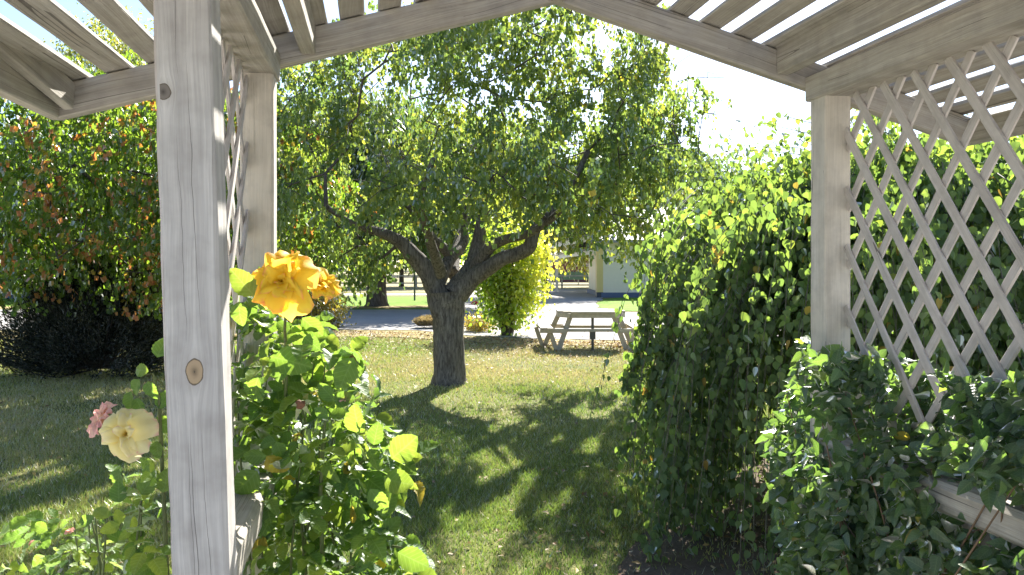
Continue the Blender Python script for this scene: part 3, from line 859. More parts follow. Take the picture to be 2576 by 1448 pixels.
# ================================================================== generic round tree
def round_tree(name, base, trunk_r, h0, crown_c, crown_r, natt, per, lsize, leafm, barkm, label, cat='tree', seed=1, down=.8, thr=.3, tint=None, sp=.22, squash=None, group=None, fork=None, tmpl=None, floor=None, trunk_pts=None, hang=False):
    rng = np.random.default_rng(seed); random.seed(seed)
    base = Vector(base); root = empty(name, base, label, cat, group)
    t = Tree(); mb = MB()
    tp = trunk_pts or [base + Vector((0, 0, -.1)), base + Vector((0, 0, .15)), base + Vector((0, 0, h0 * .5)), base + Vector((.0, 0, h0))]
    rr = [trunk_r * 1.5, trunk_r * 1.12, trunk_r * .95, trunk_r * .85][:len(tp)]
    mb.tube(tp, rr, 14, .10)
    idx = t.limb([tuple(p) for p in tp], rr)
    cc = Vector(crown_c); R = np.array(crown_r, float)
    for k in range(6):
        a = k * 1.05 + rng.uniform(0, .5)
        e = cc + Vector((math.cos(a) * R[0] * .5, math.sin(a) * R[1] * .5, rng.uniform(-.1, .35) * R[2]))
        s0 = Vector(tp[-1]); mid = s0.lerp(e, .5) + Vector((0, 0, .1 * R[2]))
        pts = [s0 - Vector((0, 0, .1)), s0.lerp(mid, .5), mid, e]; rs = [trunk_r * .6, trunk_r * .45, trunk_r * .32, trunk_r * .15]
        mb.tube(pts, rs, 8, .08); t.limb([tuple(p) for p in pts], rs, idx[-1])
    mb.build('trunk', barkm, root)
    att = []
    while len(att) < natt:
        q = rng.uniform(-1, 1, (400, 3)); r = np.linalg.norm(q, axis=1)
        X = q * R + np.array(cc)
        ok = (r < 1) & (r > .35 * (rng.uniform(0, 1, 400))) & (vnoise(X, 4.5 / R.mean(), seed) > thr)
        if floor is not None: ok &= X[:, 2] > floor
        att += list(X[ok])
    att = np.array(att[:natt])
    ends = t.grow(att, max(.2, R.mean() * .12), .03, first=len(tp) - 1)
    t.mesh('branches', M['twig'], root, tip=.004 * max(1, R.mean() / 2.5), ex=.42, mx=trunk_r * .4)
    E = np.array([t.p[i] for i in ends])
    if hang:
        pos, ax, nr, sz, _t = shoots(E, max(3, per // 10), 10, sp, .28, lsize, rng); TONE[0] = _t
    else:
        pos, ax, nr, sz = hang_leaves(E, None, per, (sp, sp, sp * .9), down, lsize, rng)
    k = vnoise(pos, 9 / R.mean(), seed + 5) > .2
    if hang: TONE[0] = TONE[0][k]
    pos, ax, nr, sz = pos[k], ax[k], nr[k], sz[k]
    if floor is not None:
        k = pos[:, 2] > floor - .25
        if hang: TONE[0] = TONE[0][k]
        pos, ax, nr, sz = pos[k], ax[k], nr[k], sz[k]
    tt = tint(pos, rng) if tint else np.clip(vnoise(pos, 1.5, seed + 9) * .5 + rng.normal(.2, .18, len(pos)), 0, 1)
    leaves('foliage', pos, ax, nr, sz, tmpl or T_lance(.2, .06, -.12), leafm, root, tt)
    return root

def autumn_tint(pos, rng):
    o = vnoise(pos, 1.7, 31); n = len(pos)
    t = np.clip(rng.normal(.25, .13, n), 0, .5)
    hot = TONE[0] + rng.normal(0, .04, n) < np.clip((o - .45) * 1.1, .02, .5) * .55
    return np.where(hot, rng.uniform(.55, 1, n), t)
round_tree('autumn_tree', (-5.3, 12.9, 0), .16, 1.3, (-5.9, 12.3, 2.75), (3.5, 2.7, 1.95), 720, 100, .165, M['autumn_leaf'], M['bark'],
           'green tree turning orange and rust behind the near left post', seed=4, down=1.0, thr=.22, tint=autumn_tint, sp=.21, tmpl=T_lance2(.17, .06, -.25), floor=1.25, hang=True)

# ================================================================== DARK SHRUB
def yew():
    root = empty('juniper_shrub', (-6.2, 12.0, 0), 'dark spreading juniper shrub in deep shade at the left', 'shrub')
    rng = np.random.default_rng(5)
    mb = MB(); pos = []; ax = []; tt = []
    c0 = Vector((-6.2, 12.0, .1))
    for k in range(900):
        a = rng.uniform(0, 2 * PI); el = rng.uniform(0, 1) ** .8 * 1.45
        L = rng.uniform(.72, .98)
        e = Vector((math.cos(a) * math.cos(el) * 1.75 * L, math.sin(a) * math.cos(el) * 1.2 * L, math.sin(el) * 1.68 * L + .02))
        e.x += rng.normal(0, .08)
        mid = e * .55 + Vector((0, 0, -.12))
        if k < 140: mb.tube([c0, c0 + mid, c0 + e], [.018, .010, .004], 4)
        m = 120
        s = rng.uniform(.45, 1.04, m)
        q = np.array(c0)[None] + (np.array(mid)[None] * (2 * s * (1 - s))[:, None] * 1.0 + np.array(e)[None] * (s ** 2)[:, None])
        q = q + rng.normal(0, .045, (m, 3))
        d = np.array(e.normalized())[None] * .9 + rng.normal(0, .42, (m, 3)); d[:, 2] += .25
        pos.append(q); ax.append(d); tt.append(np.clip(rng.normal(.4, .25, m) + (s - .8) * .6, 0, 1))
    mb.build('stems', M['twig'], root)
    pos = np.concatenate(pos); ax = np.concatenate(ax); tt = np.concatenate(tt)
    k = pos[:, 2] > .03
    pos, ax, tt = pos[k], ax[k], tt[k]
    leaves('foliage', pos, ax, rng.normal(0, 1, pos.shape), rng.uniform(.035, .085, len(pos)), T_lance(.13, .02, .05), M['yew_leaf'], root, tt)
yew()

# ================================================================== WEEPING BIRCH
def birch():
    c = Vector((3.02, 5.9, 0))
    root = empty('weeping_birch', c, 'weeping birch with a dome of hanging leafy strands behind the right lattice', 'tree')
    rng = np.random.default_rng(8); random.seed(8)
    mb = MB()
    trunk = [c + Vector((0, 0, -.05)), c + Vector((.02, 0, .5)), c + Vector((-.03, .03, 1.3)), c + Vector((.03, 0, 1.9)), c + Vector((-.05, .02, 2.25))]
    mb.tube(trunk, [.11, .085, .075, .065, .05], 12, .08)
    mb.build('trunk', M['bark_far'], root)
    tw = MB(); pos = []; ax = []
    def strand(a, R, zt, zb, outl=0.10, tilt=0.0, cx=0.0, cy=0.0):
        """arching branch from the trunk top out to radius R then hanging to zb"""
        top = trunk[-1] + Vector((0, 0, rng.uniform(-.5, .05)))
        ca, sa = math.cos(a), math.sin(a)
        e = Vector((cx + ca * R * 1.0, cy + sa * R * .98, zt))
        pts = []
        m = 7
        for i in range(m + 1):
            t = i / m
            q = top.lerp(e, t); q.z += .17 * math.sin(PI * t) * (1 if R > .7 else .5)
            q += Vector(rng.normal(0, .02, 3)); pts.append(q)
        out = Vector((ca, sa, 0)); q = pts[-1].copy(); v = Vector((ca * .8, sa * .8, -.2))
        drift = Vector(rng.normal(0, .05, 3))
        H = []
        while q.z > zb:
            v = (v * .78 + (Vector((ca * outl, sa * outl, -1)) + drift) * .22)
            q = q + v.normalized() * .09 + Vector(rng.normal(0, .006, 3)); H.append(q.copy())
            if len(H) > 60: break
        allp = pts + H
        rad = [max(.0018, .007 * (1 - i / len(allp)) ** 1.3) for i in range(len(allp))]
        return allp, rad, H
    n = 1450
    for k in range(n):
        a = rng.uniform(0, 2 * PI)
        facing = math.cos(a + PI / 2)       # 1 towards the camera
        if facing < -.25 and rng.uniform() < .55: continue
        R = 1.66 * math.sqrt(rng.uniform(.10, 1.0)) * rng.uniform(.80, 1.14)
        zt = 2.34 - .34 * (R / 1.7) ** 2 + rng.normal(0, .09)
        cx, cy = c.x, c.y
        if k >= 960:      # lower skirt nearer the lawn
            a = rng.uniform(0, 2 * PI); R = .98 * math.sqrt(rng.uniform(.1, 1)); zt = rng.uniform(1.3, 2.0); cx, cy = 2.14, 5.05
        zb = rng.uniform(.0, .5) if rng.uniform() < .75 else rng.uniform(.8, 1.7)
        zb += max(0, -facing) * .2
        if k >= 960: zb = rng.uniform(0, .22)
        # the left side hangs higher and thinner at the foot
        if math.cos(a) < -.5 and k < 960: zb = max(zb, rng.uniform(.35, 1.35))
        allp, rad, H = strand(a, R, zt, zb, cx=cx, cy=cy)
        if k % 12 == 0: tw.tube(allp, rad, 3, 0, cap=False)
        elif H: tw.tube(H[::2] if len(H) > 4 else H, [.0022] * len(H[::2] if len(H) > 4 else H), 3, 0, cap=False) if len(H) > 3 else None
        src = allp[2:]
        A = np.array([tuple(p) for p in src])
        seg = len(A) - 1
        m = int(seg * 2.6)
        s = rng.uniform(0, seg - .001, m); i0 = s.astype(int); f = (s - i0)[:, None]
        q = A[i0] * (1 - f) + A[i0 + 1] * f + rng.normal(0, .028, (m, 3))
        pos.append(q)
        s = rng.uniform(2, 7.9, 16); i0 = np.minimum(s.astype(int), seg - 1); f = (s - i0)[:, None]
        pos.append(A[i0] * (1 - f) + A[np.minimum(i0 + 1, seg)] * f + rng.normal(0, .06, (16, 3)))
    # wispy sprays reaching up and to the left
    for k in range(15):
        a = rng.uniform(PI * .72, PI * 1.35)
        top = trunk[-1]
        L = rng.uniform(1.2, 1.95)
        zt = rng.uniform(2.0, 2.6)
        pts = []
        for i in range(14):
            t = i / 13
            q = top + Vector((math.cos(a) * L * t, math.sin(a) * L * t, (zt - top.z) * t + .30 * math.sin(PI * t * .8)))
            q.z -= max(0, t - .75) ** 2 * 6
            pts.append(q + Vector(rng.normal(0, .012, 3)))
        tw.tube(pts, [.004 * (1 - i / 15) + .0012 for i in range(14)], 4, 0, cap=False)
        A = np.array([tuple(p) for p in pts]); m = 34
        s = rng.uniform(4, 12.99, m); i0 = s.astype(int); f = (s - i0)[:, None]
        pos.append(A[i0] * (1 - f) + A[i0 + 1] * f + rng.normal(0, .035, (m, 3)))
    # thin trailing strands on the lawn side
    for (x, y0, y1, d) in [(1585, 905, 970, 4.9), (1566, 930, 960, 4.95), (1648, 850, 960, 4.85), (1670, 860, 1000, 4.8), (1618, 660, 800, 5.0), (1596, 640, 720, 5.0), (1640, 640, 760, 5.0), (1575, 900, 985, 4.9), (1600, 820, 980, 4.9), (1640, 800, 1000, 4.85), (1655, 760, 1020, 4.8), (1590, 860, 900, 4.9), (1680, 760, 1010, 4.8), (1560, 1120, 1135, 4.6), (1635, 1000, 1070, 4.6),
                           (1690, 900, 1060, 4.7), (1700, 950, 1230, 4.6), (1720, 900, 1290, 4.5), (1645, 1180, 1330, 4.4), (1760, 1000, 1340, 4.4), (1665, 780, 960, 4.8), (1625, 700, 880, 4.9), (1610, 860, 960, 4.85), (1650, 900, 1010, 4.8), (1672, 930, 1035, 4.75), (1630, 930, 990, 4.85), (1600, 780, 850, 4.9), (1615, 740, 800, 4.9), (1690, 1000, 1120, 4.7), (1660, 1080, 1130, 4.6), (1680, 1200, 1330, 4.45), (1642, 1290, 1400, 4.3)]:
        st = P(x + 120, y0 - 170, d + .5); pts = []
        e0 = P(x + 25, y0 - 20, d); e1 = P(x, y1, d)
        for i in range(6): pts.append(st.lerp(e0, i / 5) + Vector((0, 0, .05 * math.sin(PI * i / 5))))
        for i in range(1, 9): pts.append(e0.lerp(e1, i / 8) + Vector(rng.normal(0, .008, 3)))
        tw.tube(pts, [.0028] * len(pts), 3, 0, cap=False)
        A = np.array([tuple(p) for p in pts]); m = int(24 + (A[5] - A[-1])[2] * 60)
        s = rng.uniform(3, len(A) - 1.01, m); i0 = s.astype(int); f = (s - i0)[:, None]
        pos.append(A[i0] * (1 - f) + A[i0 + 1] * f + rng.normal(0, .016, (m, 3)))
    tw.build('hanging_twigs', M['birch_twig'], root)
    pos = np.concatenate(pos); n = len(pos)
    outv = pos - np.array([c.x, c.y, 1.2]); outv[:, 2] = 0; outv = unit(outv)
    ax = rng.normal(0, .33, (n, 3)); ax[:, 2] -= 1.0
    nr = outv * .8 + rng.normal(0, .75, (n, 3))
    hi = pos[:, 2] > 2.2
    ax[hi] += rng.normal(0, .4, (hi.sum(), 3))
    tt = np.clip(rng.normal(.35, .2, n) + (pos[:, 2] - 1.2) * .12, 0, .86)
    ye = rng.uniform(0, 1, n) < .016
    tt = np.where(ye, rng.uniform(.9, 1, n), tt)
    leaves('foliage', pos, ax, nr, rng.uniform(.040, .062, n), T_ovate(.40, .06, -.08), M['birch_leaf'], root, tt, curl=.3)
birch()

# ================================================================== VINE on right side
def vine():
    base = A3(.95, -.15, 0)
    root = empty('honeysuckle_vine', base, 'glossy green climbing vine heaped over the rail and foot of the far right post', 'vine')
    rng = np.random.default_rng(12); random.seed(12)
    n = 32000
    outline = [(2020, 845), (2060, 880), (2115, 880), (2200, 895), (2290, 905), (2370, 930), (2450, 960), (2560, 950), (2640, 960), (2900, 1000), (2900, 1700), (1960, 1700), (1955, 1448), (1965, 1330),
               (1945, 1250), (1960, 1180), (1930, 1110), (1960, 1040), (1990, 960), (2010, 910)]
    px = rng.uniform(1920, 2900, n); py = rng.uniform(840, 1700, n)
    ok = in_poly(px, py, outline); px, py = px[ok], py[ok]; n = len(px)
    # wall plane depth at that column, with a bulge toward the inside and thickness
    k = (px - 1288) / F
    # X = 1.125+.1668 s ; d = 2.843-.986 s  (s metres toward the viewer)
    s = (k * 2.843 - 1.125) / (.1668 + .986 * k)
    dw = 2.843 - .986 * s
    dep = np.clip(dw, 1.75, 3.1)
    th = rng.uniform(-.24, .30, n)
    th = np.where((px > 1995) & (px < 2135) & (py > 890), rng.uniform(-.36, .1, n), th)
    hole = in_poly(px, py, [(2330, 1205), (2450, 1225), (2620, 1270), (2700, 1400), (2560, 1370), (2420, 1290), (2330, 1250)])
    d = dep + th
    d = np.where(hole, dep + rng.uniform(.12, .5, n), d)
    dark = in_poly(px, py, [(2360, 1290), (2450, 1300), (2640, 1400), (2640, 1700), (2350, 1700)])
    keep = ~(dark & (rng.uniform(0, 1, n) < .55))
    # lattice stays visible near the top edge: leaves there sit outside it
    topz = py < np.interp(px, [2100, 2300, 2576], [1000, 1060, 1120])
    d = np.where(topz & (px > 2130), dep + np.where(rng.uniform(0, 1, n) < .62, rng.uniform(.08, .42, n), rng.uniform(-.09, -.03, n)), d)
    pos = np.stack([(px - 1288) / F * d, d, EYE + (HOR - py) / F * d], 1)
    keep &= pos[:, 2] > .02
    nz = vnoise(pos, 7, 6); keep &= (nz > .36)
    # paired leaves along sprays: snap groups
    pos, d, px, py = pos[keep], d[keep], px[keep], py[keep]; n = len(pos)
    ax = rng.normal(0, .55, (n, 3)); ax[:, 2] -= .35; ax[:, 0] -= .25
    nr = rng.normal(0, .72, (n, 3)) + np.array([-.25, -.7, .55])
    sz = rng.uniform(.024, .046, n) + rng.uniform(0, 1, n) ** 3 * .030
    tt = np.clip(rng.normal(.35, .22, n), 0, .92); tt = np.where(rng.uniform(0, 1, n) < .012, 1, tt)
    leaves('foliage', pos, ax, nr, sz, T_ovate(.29, .09, -.16), M['vine_leaf'], root, tt, smooth=True, curl=.7, veins=True, crumple=.015)
    st = MB()
    for i in range(90):
        j = rng.integers(0, n); e = Vector(pos[j]); b0 = A3(rng.uniform(.86, 1.08), rng.uniform(-.85, .1), 0)
        mid = b0.lerp(e, .6) + Vector(rng.normal(0, .06, 3)); mid.z = e.z * .7 + rng.uniform(-.05, .12)
        st.tube([b0, b0.lerp(mid, .5) + Vector(rng.normal(0, .03, 3)), mid, e], [.005, .004, .003, .0018], 5, 0, cap=False)
    st.build('stems', M['brown_stem'], root)
vine()

# ================================================================== ROSES
def petal(mb_v, mb_f, mb_t, c, az, el, L, W, cup, ruff, r0, rng, nu=7, nv=6, tilt=None):
    """one petal: grid from base to rim. c centre, az around axis, el opening angle (0 = closed up, 90 = flat)"""
    n0 = len(mb_v)
    for i in range(nv + 1):
        t = i / nv
        wdt = W * (math.sin(PI * (.12 + .60 * t)) ** .8)
        a_open = el * (.35 + .65 * t) + (0.35 * t ** 4 if t > .6 else 0)
        r = r0 + L * t * math.sin(a_open); z = L * t * math.cos(a_open)
        for j in range(nu + 1):
            s = (j / nu - .5) * 2
            edge = t ** 2
            rr = r - cup * (s * s) * W * .5 + ruff * edge * math.sin(3.3 * s + az * 7) * .6 + rng.normal(0, ruff * .12) * edge
            zz = z + ruff * edge * math.sin(4.1 * s + az * 3 + 1) - (abs(s) ** 2.2) * L * .16 * t + cup * s * s * W * .25
            x = rr; y = s * wdt * .5
            ca, sa = math.cos(az), math.sin(az)
            mb_v.append((x * ca - y * sa, x * sa + y * ca, zz)); mb_t.append(min(1, t ** 1.3 * .92 + (abs(s) ** 3) * .10 * t + rng.uniform(-.05, .05)))
    for i in range(nv):
        for j in range(nu):
            a = n0 + i * (nu + 1) + j
            mb_f.append((a, a + 1, a + nu + 2, a + nu + 1))

def rose_flower(name, loc, axis, R, mat, root, layers, seed, label=None, ruff=.15):
    rng = np.random.default_rng(seed)
    V = []; Fc = []; T = []
    for (cnt, el, L, W, cup, r0, off) in layers:
        for k in range(cnt):
            az = off + k * 2 * PI / cnt + rng.normal(0, .12)
            petal(V, Fc, T, None, az, math.radians(el + rng.normal(0, 9)), L * R * rng.uniform(.9, 1.1), W * R * rng.uniform(.9, 1.1), cup, ruff * R * rng.uniform(.5, 1.2), r0 * R, rng)
    V = np.array(V)
    q = Vector(axis).to_track_quat('Z', 'Y').to_matrix()
    V = V @ np.array(q).T + np.array(loc)
    o = np_mesh(name, V, np.array(Fc), mat, root, np.array(T), smooth=True)
    if label: o['label'] = label
    return o
FULL = [(6, 84, 1.04, 1.0, .22, .02, 0), (6, 66, 1.02, .92, .3, .02, .5), (7, 50, .92, .78, .4, .02, .2), (6, 36, .76, .62, .5, .02, .6), (5, 28, .54, .50, .6, .02, .3), (4, 14, .42, .36, .7, .015, .1), (3, 4, .32, .26, .8, .01, .7)]
LOOSE = [(5, 92, 1.0, .75, .15, .02, 0), (5, 78, .95, .66, .2, .02, .5), (4, 55, .75, .52, .3, .02, .2), (3, 25, .5, .36, .5, .02, .4)]
BUDDY = [(6, 42, 1.0, .8, .4, .03, 0), (5, 28, .95, .7, .5, .03, .4), (4, 12, .85, .55, .6, .03, .1)]

def compound(pos_l, ax_l, nr_l, sz_l, base, d, up, L, rng, tts, t0):
    d = Vector(d).normalized(); up = Vector(up); side = d.cross(up).normalized(); nrm = side.cross(d)
    for (f, s, k) in ((1.0, 0, 1.0), (.62, 1, .88), (.62, -1, .88), (.25, 1, .7), (.25, -1, .7)):
        q = base + d * L * f
        a = d if s == 0 else (side * s * .9 + d * .5)
        a = a + Vector(rng.normal(0, .18, 3)); a.z -= .12
        pos_l.append(tuple(q)); ax_l.append(tuple(a)); nr_l.append(tuple(nrm + Vector(rng.normal(0, .3, 3)))); sz_l.append(k * L * .62 * rng.uniform(.85, 1.15)); tts.append(t0 + rng.normal(0, .08))

def rose_bush():
    base = P(800, 1448, 2.35); base.z = 0
    root = empty('rose_bush', base, 'rose bush with golden yellow double roses climbing beside the far left post', 'rose bush')
    rng = np.random.default_rng(21); random.seed(21)
    outline = [(600, 720), (700, 735), (790, 760), (828, 830), (850, 880), (915, 880), (925, 960), (950, 1030), (975, 1090), (1015, 1140), (1020, 1190), (960, 1240), (990, 1270), (1000, 1330), (1040, 1380), (1050, 1448), (1060, 1700),
               (600, 1700), (640, 1448), (650, 1300), (590, 1240), (585, 1100), (585, 900)]
    pos, ax, nr, sz, tt = [], [], [], [], []
    st = MB(); canes = []
    for i in range(17):
        b0 = base + Vector((rng.normal(0, .12), rng.normal(0, .08), 0))
        tx = rng.uniform(620, 960); ty = np.interp(tx, [600, 800, 900, 960], [740, 800, 930, 1080]) + rng.uniform(0, 160)
        e = P(tx, ty, 2.28 + rng.uniform(-.16, .2))
        pts = [b0]
        for k in range(1, 9):
            t = k / 8; q = b0.lerp(e, t); q += Vector(((.06) * math.sin(t * 3 + i), rng.normal(0, .012), 0)); pts.append(q)
        canes.append(pts); st.tube(pts, [.0065 - .0006 * k for k in range(9)], 6, .05)
    st.tube([P(812, 1430, 2.17), P(806, 1250, 2.16), P(812, 1130, 2.16), P(818, 1060, 2.17)], [.0065, .006, .0055, .004], 8)
    st.tube([P(718, 1000, 2.14), P(722, 900, 2.13), P(716, 830, 2.12), P(720, 772, 2.10)], [.005, .005, .004, .004], 8)
    st.tube([P(820, 1250, 2.16), P(880, 1180, 2.13), P(905, 1165, 2.12), P(940, 1150, 2.1)], [.005, .004, .004, .003], 6)
    st.tube([P(860, 1448, 2.1), P(930, 1390, 2.08), P(990, 1375, 2.07), P(1010, 1378, 2.05)], [.005, .004, .004, .003], 6)
    st.build('stems', M['green_stem'], root)
    n = 0
    while n < 330:
        x = rng.uniform(580, 1060); y = rng.uniform(720, 1650)
        if not in_poly(np.array([x]), np.array([y]), outline)[0]: continue
        d = rng.uniform(2.02, 2.55)
        if y < 830 and 600 < x < 860: d = rng.uniform(2.22, 2.45)
        if y < 790 and x > 640: continue
        if x < 640: d = rng.uniform(2.2, 2.5)
        q = P(x, y, d)
        out = Vector((x - 760, 0, 0)).normalized()
        dr = Vector((out.x * .5 + rng.normal(0, .5), rng.normal(-.35, .5), rng.normal(.0, .45)))
        L = rng.uniform(.075, .125)
        compound(pos, ax, nr, sz, q - dr.normalized() * L * .6, dr, Vector((rng.normal(0, .4), rng.normal(-.25, .4), 1)), L, rng, tt, rng.uniform(.05, .85)); n += 1
    # big edge leaves seen on the lawn side
    for (x, y, s, dx, dz, nx, ny, nz) in [(985, 1155, .085, .6, .5, 0, -1, .2), (965, 1205, .08, .9, -.2, .1, -1, .4), (940, 1120, .06, .2, .9, 0, -1, .1), (900, 1090, .075, -.05, 1, -.2, -1, 0),
              (1000, 1390, .085, .8, -.4, 0, -1, .3), (960, 1300, .07, .4, .8, 0, -1, .2), (955, 1360, .07, .5, .6, 0, -1, .3), (930, 1230, .075, .4, -.6, 0, -1, .2), (640, 745, .085, -.6, .7, 0, -1, .5), (600, 760, .06, .1, -1, 0, -1, .1),
              (735, 820, .07, .5, -.7, 0, -1, .2), (690, 900, .085, .5, -.1, 0, -1, .3), (650, 950, .08, -.3, -.8, 0, -1, .2), (760, 800, .07, .5, -.5, 0, -1, .2), (890, 900, .09, -.35, -.75, 0, -1, .0), (870, 880, .075, .5, -.7, -.1, -1, .2), (720, 880, .08, -.2, -.9, 0, -1, .3)]:
        pos.append(tuple(P(x, y, 2.0 + rng.uniform(0, .08)))); ax.append((dx, rng.uniform(-.2, .2), dz)); nr.append((nx, ny, nz)); sz.append(s * 1.05); tt.append(rng.uniform(.3, .85))
    tt = np.array(tt); tt = np.where(rng.uniform(0, 1, len(tt)) < .015, 1.0, np.clip(tt, 0, .9))
    leaves('foliage', pos, ax, nr, sz, T_serrate(.38, .15, -.20), M['rose_leaf'], root, tt, smooth=True, curl=.9, veins=True, crumple=.022)
    rose_flower('flower', P(714, 712, 2.06), (-.05, -.93, .30), .086, M['petal_gold'], root, FULL, 3, 'large open golden yellow rose')
    rose_flower('flower', P(792, 735, 2.12), (.55, -.45, .55), .066, M['petal_gold'], root, BUDDY, 5, 'half open orange yellow rose beside the large one')
    # spent hips
    def spent(x, y, d, axv, label):
        o = MB(); c = P(x, y, d); A = Vector(axv).normalized(); s1 = A.orthogonal().normalized(); s2 = A.cross(s1)
        h = o
        pts = [c - A * .022, c - A * .016, c - A * .008, c, c + A * .003]; h.tube(pts, [.003, .008, .010, .008, .006], 10)
        for k in range(5):
            a = k * 2 * PI / 5 + .3; o_ = (s1 * math.cos(a) + s2 * math.sin(a))
            sd = A.cross(o_)
            p0 = c + o_ * .005; ln = (1, .7, .9, .55, .8)[k]; p1 = c + o_ * .018 * ln - A * .006; p2 = c + o_ * .040 * ln - A * (.022 + .014 * (k % 2)) + Vector((0, 0, -.008))
            h.poly([p0 - sd * .005, p0 + sd * .005, p1 + sd * .0065, p1 - sd * .0065], smooth=True); h.poly([p1 - sd * .0065, p1 + sd * .0065, p2], smooth=True)
        ob = h.build('spent_bloom', M['sepal'], root); ob['label'] = label
        q = MB(); q.tube([c + A * .001, c + A * .006, c + A * .010], [.011, .013, .007], 12, .35); q.build('flower_core', M['spent_core'], ob)
    spent(757, 1018, 2.02, (0, -1, .25), 'spent rose with pale star of sepals and brown core')
    spent(888, 905, 2.05, (.35, -.6, .8), 'spent rose hip pointing up at the bush edge')
    o = MB(); o.tube([P(612, 735, 2.14), P(622, 722, 2.13), P(634, 708, 2.12), P(648, 695, 2.12)], [.002, .0075, .0085, .002], 10); ob = o.build('bud', M['green_stem'], root); ob['label'] = 'closed rose bud against the far left post'
    rose_flower('bud', P(868, 1012, 2.05), (.2, -.3, .9), .020, M['petal_pink'], root, BUDDY, 9, 'small pink bud among the leaves')
    return root
rose_bush()

def rose_left():
    base = P(330, 1448, 1.95); base.z = 0
    root = empty('rose_bush', base, 'second rose bush with pale yellow and pink blooms left of the near post', 'rose bush')
    rng = np.random.default_rng(33); random.seed(33)
    pos, ax, nr, sz, tt = [], [], [], [], []
    st = MB()
    outline = [(-60, 1448), (-40, 1380), (40, 1340), (100, 1315), (180, 1290), (260, 1290), (300, 1250), (350, 1215), (440, 1210), (450, 1448), (450, 1800), (-60, 1800)]
    n = 0
    while n < 150:
        x = rng.uniform(-60, 450); y = rng.uniform(1210, 1780)
        if not in_poly(np.array([x]), np.array([y]), outline)[0]: continue
        if y < 1400 and x < 130 and rng.uniform() < .65: continue
        q = P(x, y, rng.uniform(1.8, 2.35))
        dr = Vector((rng.normal(-.15, .6), rng.normal(-.2, .5), rng.normal(.2, .45)))
        L = rng.uniform(.05, .085)
        compound(pos, ax, nr, sz, q, dr, Vector((rng.normal(0, .4), rng.normal(-.25, .4), 1)), L, rng, tt, rng.uniform(.1, .9)); n += 1
    # spray above the pale rose
    for (x, y, s, dx, dz) in [(375, 935, .045, -.9, .1), (352, 955, .045, -.5, -.8), (330, 985, .05, -.2, -1), (372, 960, .04, .3, -.9), (345, 1000, .045, .1, -1), (395, 900, .05, .3, .9), (400, 1030, .045, .2, .5), (385, 1060, .05, .9, -.3),
                              (300, 1180, .06, -.25, -1), (395, 1110, .04, .1, -1), (370, 1165, .045, .2, -.9), (355, 1245, .06, .5, .8), (410, 1240, .055, .2, 1), (300, 1265, .05, 0, .9), (200, 1320, .04, .6, .3), (120, 1335, .035, -.5, .2), (60, 1350, .03, -.8, .1)]:
        pos.append(tuple(P(x, y, 1.92 + rng.uniform(-.04, .04)))); ax.append((dx, rng.uniform(-.2, .2), dz)); nr.append((rng.normal(0, .2), -1, .2)); sz.append(s * 1.1); tt.append(rng.uniform(.2, .85))
    st.tube([P(420, 1448, 1.98), P(412, 1250, 1.96), P(405, 1120, 1.95), P(400, 1000, 1.94), P(385, 940, 1.93), P(350, 945, 1.92)], [.006, .005, .005, .004, .003, .002], 6)
    st.tube([P(405, 1080, 1.95), P(380, 1060, 1.94), P(350, 1075, 1.93)], [.004, .003, .003], 6)
    st.tube([P(385, 1025, 1.93), P(372, 990, 1.92), P(335, 1005, 1.92)], [.0025, .002, .002], 5)
    for i in range(7):
        x = rng.uniform(60, 420)
        b0 = base + Vector((rng.normal(0, .08), rng.normal(0, .06), 0)); e = P(x, np.interp(x, [60, 200, 420], [1350, 1310, 1240]), rng.uniform(1.9, 2.15))
        st.tube([b0, b0.lerp(e, .35) + Vector((.03, 0, .03)), b0.lerp(e, .7), e], [.006, .005, .004, .002], 6)
    st.build('stems', M['green_stem'], root)
    tt = np.clip(np.array(tt), 0, .9)
    leaves('foliage', pos, ax, nr, sz, T_serrate(.37, .15, -.20, seed=4), M['rose_leaf'], root, tt, smooth=True, curl=.9, veins=True, crumple=.022)
    rose_flower('flower', P(320, 1092, 1.86), (.08, -.97, .22), .068, M['petal_pale'], root, LOOSE, 13, 'loose pale yellow rose with separate petals', ruff=.09)
    rose_flower('flower', P(276, 1066, 1.92), (-.55, -.5, .55), .050, M['petal_pink'], root, BUDDY, 15, 'pink flushed rose behind the pale yellow one')
    rose_flower('bud', P(178, 1342, 1.95), (-.3, -.3, .9), .014, M['petal_pink'], root, BUDDY, 17, 'small pink bud above the leaves')
    rose_flower('bud', P(80, 1372, 1.95), (-.3, -.3, .9), .012, M['petal_pink'], root, BUDDY, 19, 'tiny red bud at the tip of a shoot')
rose_left()

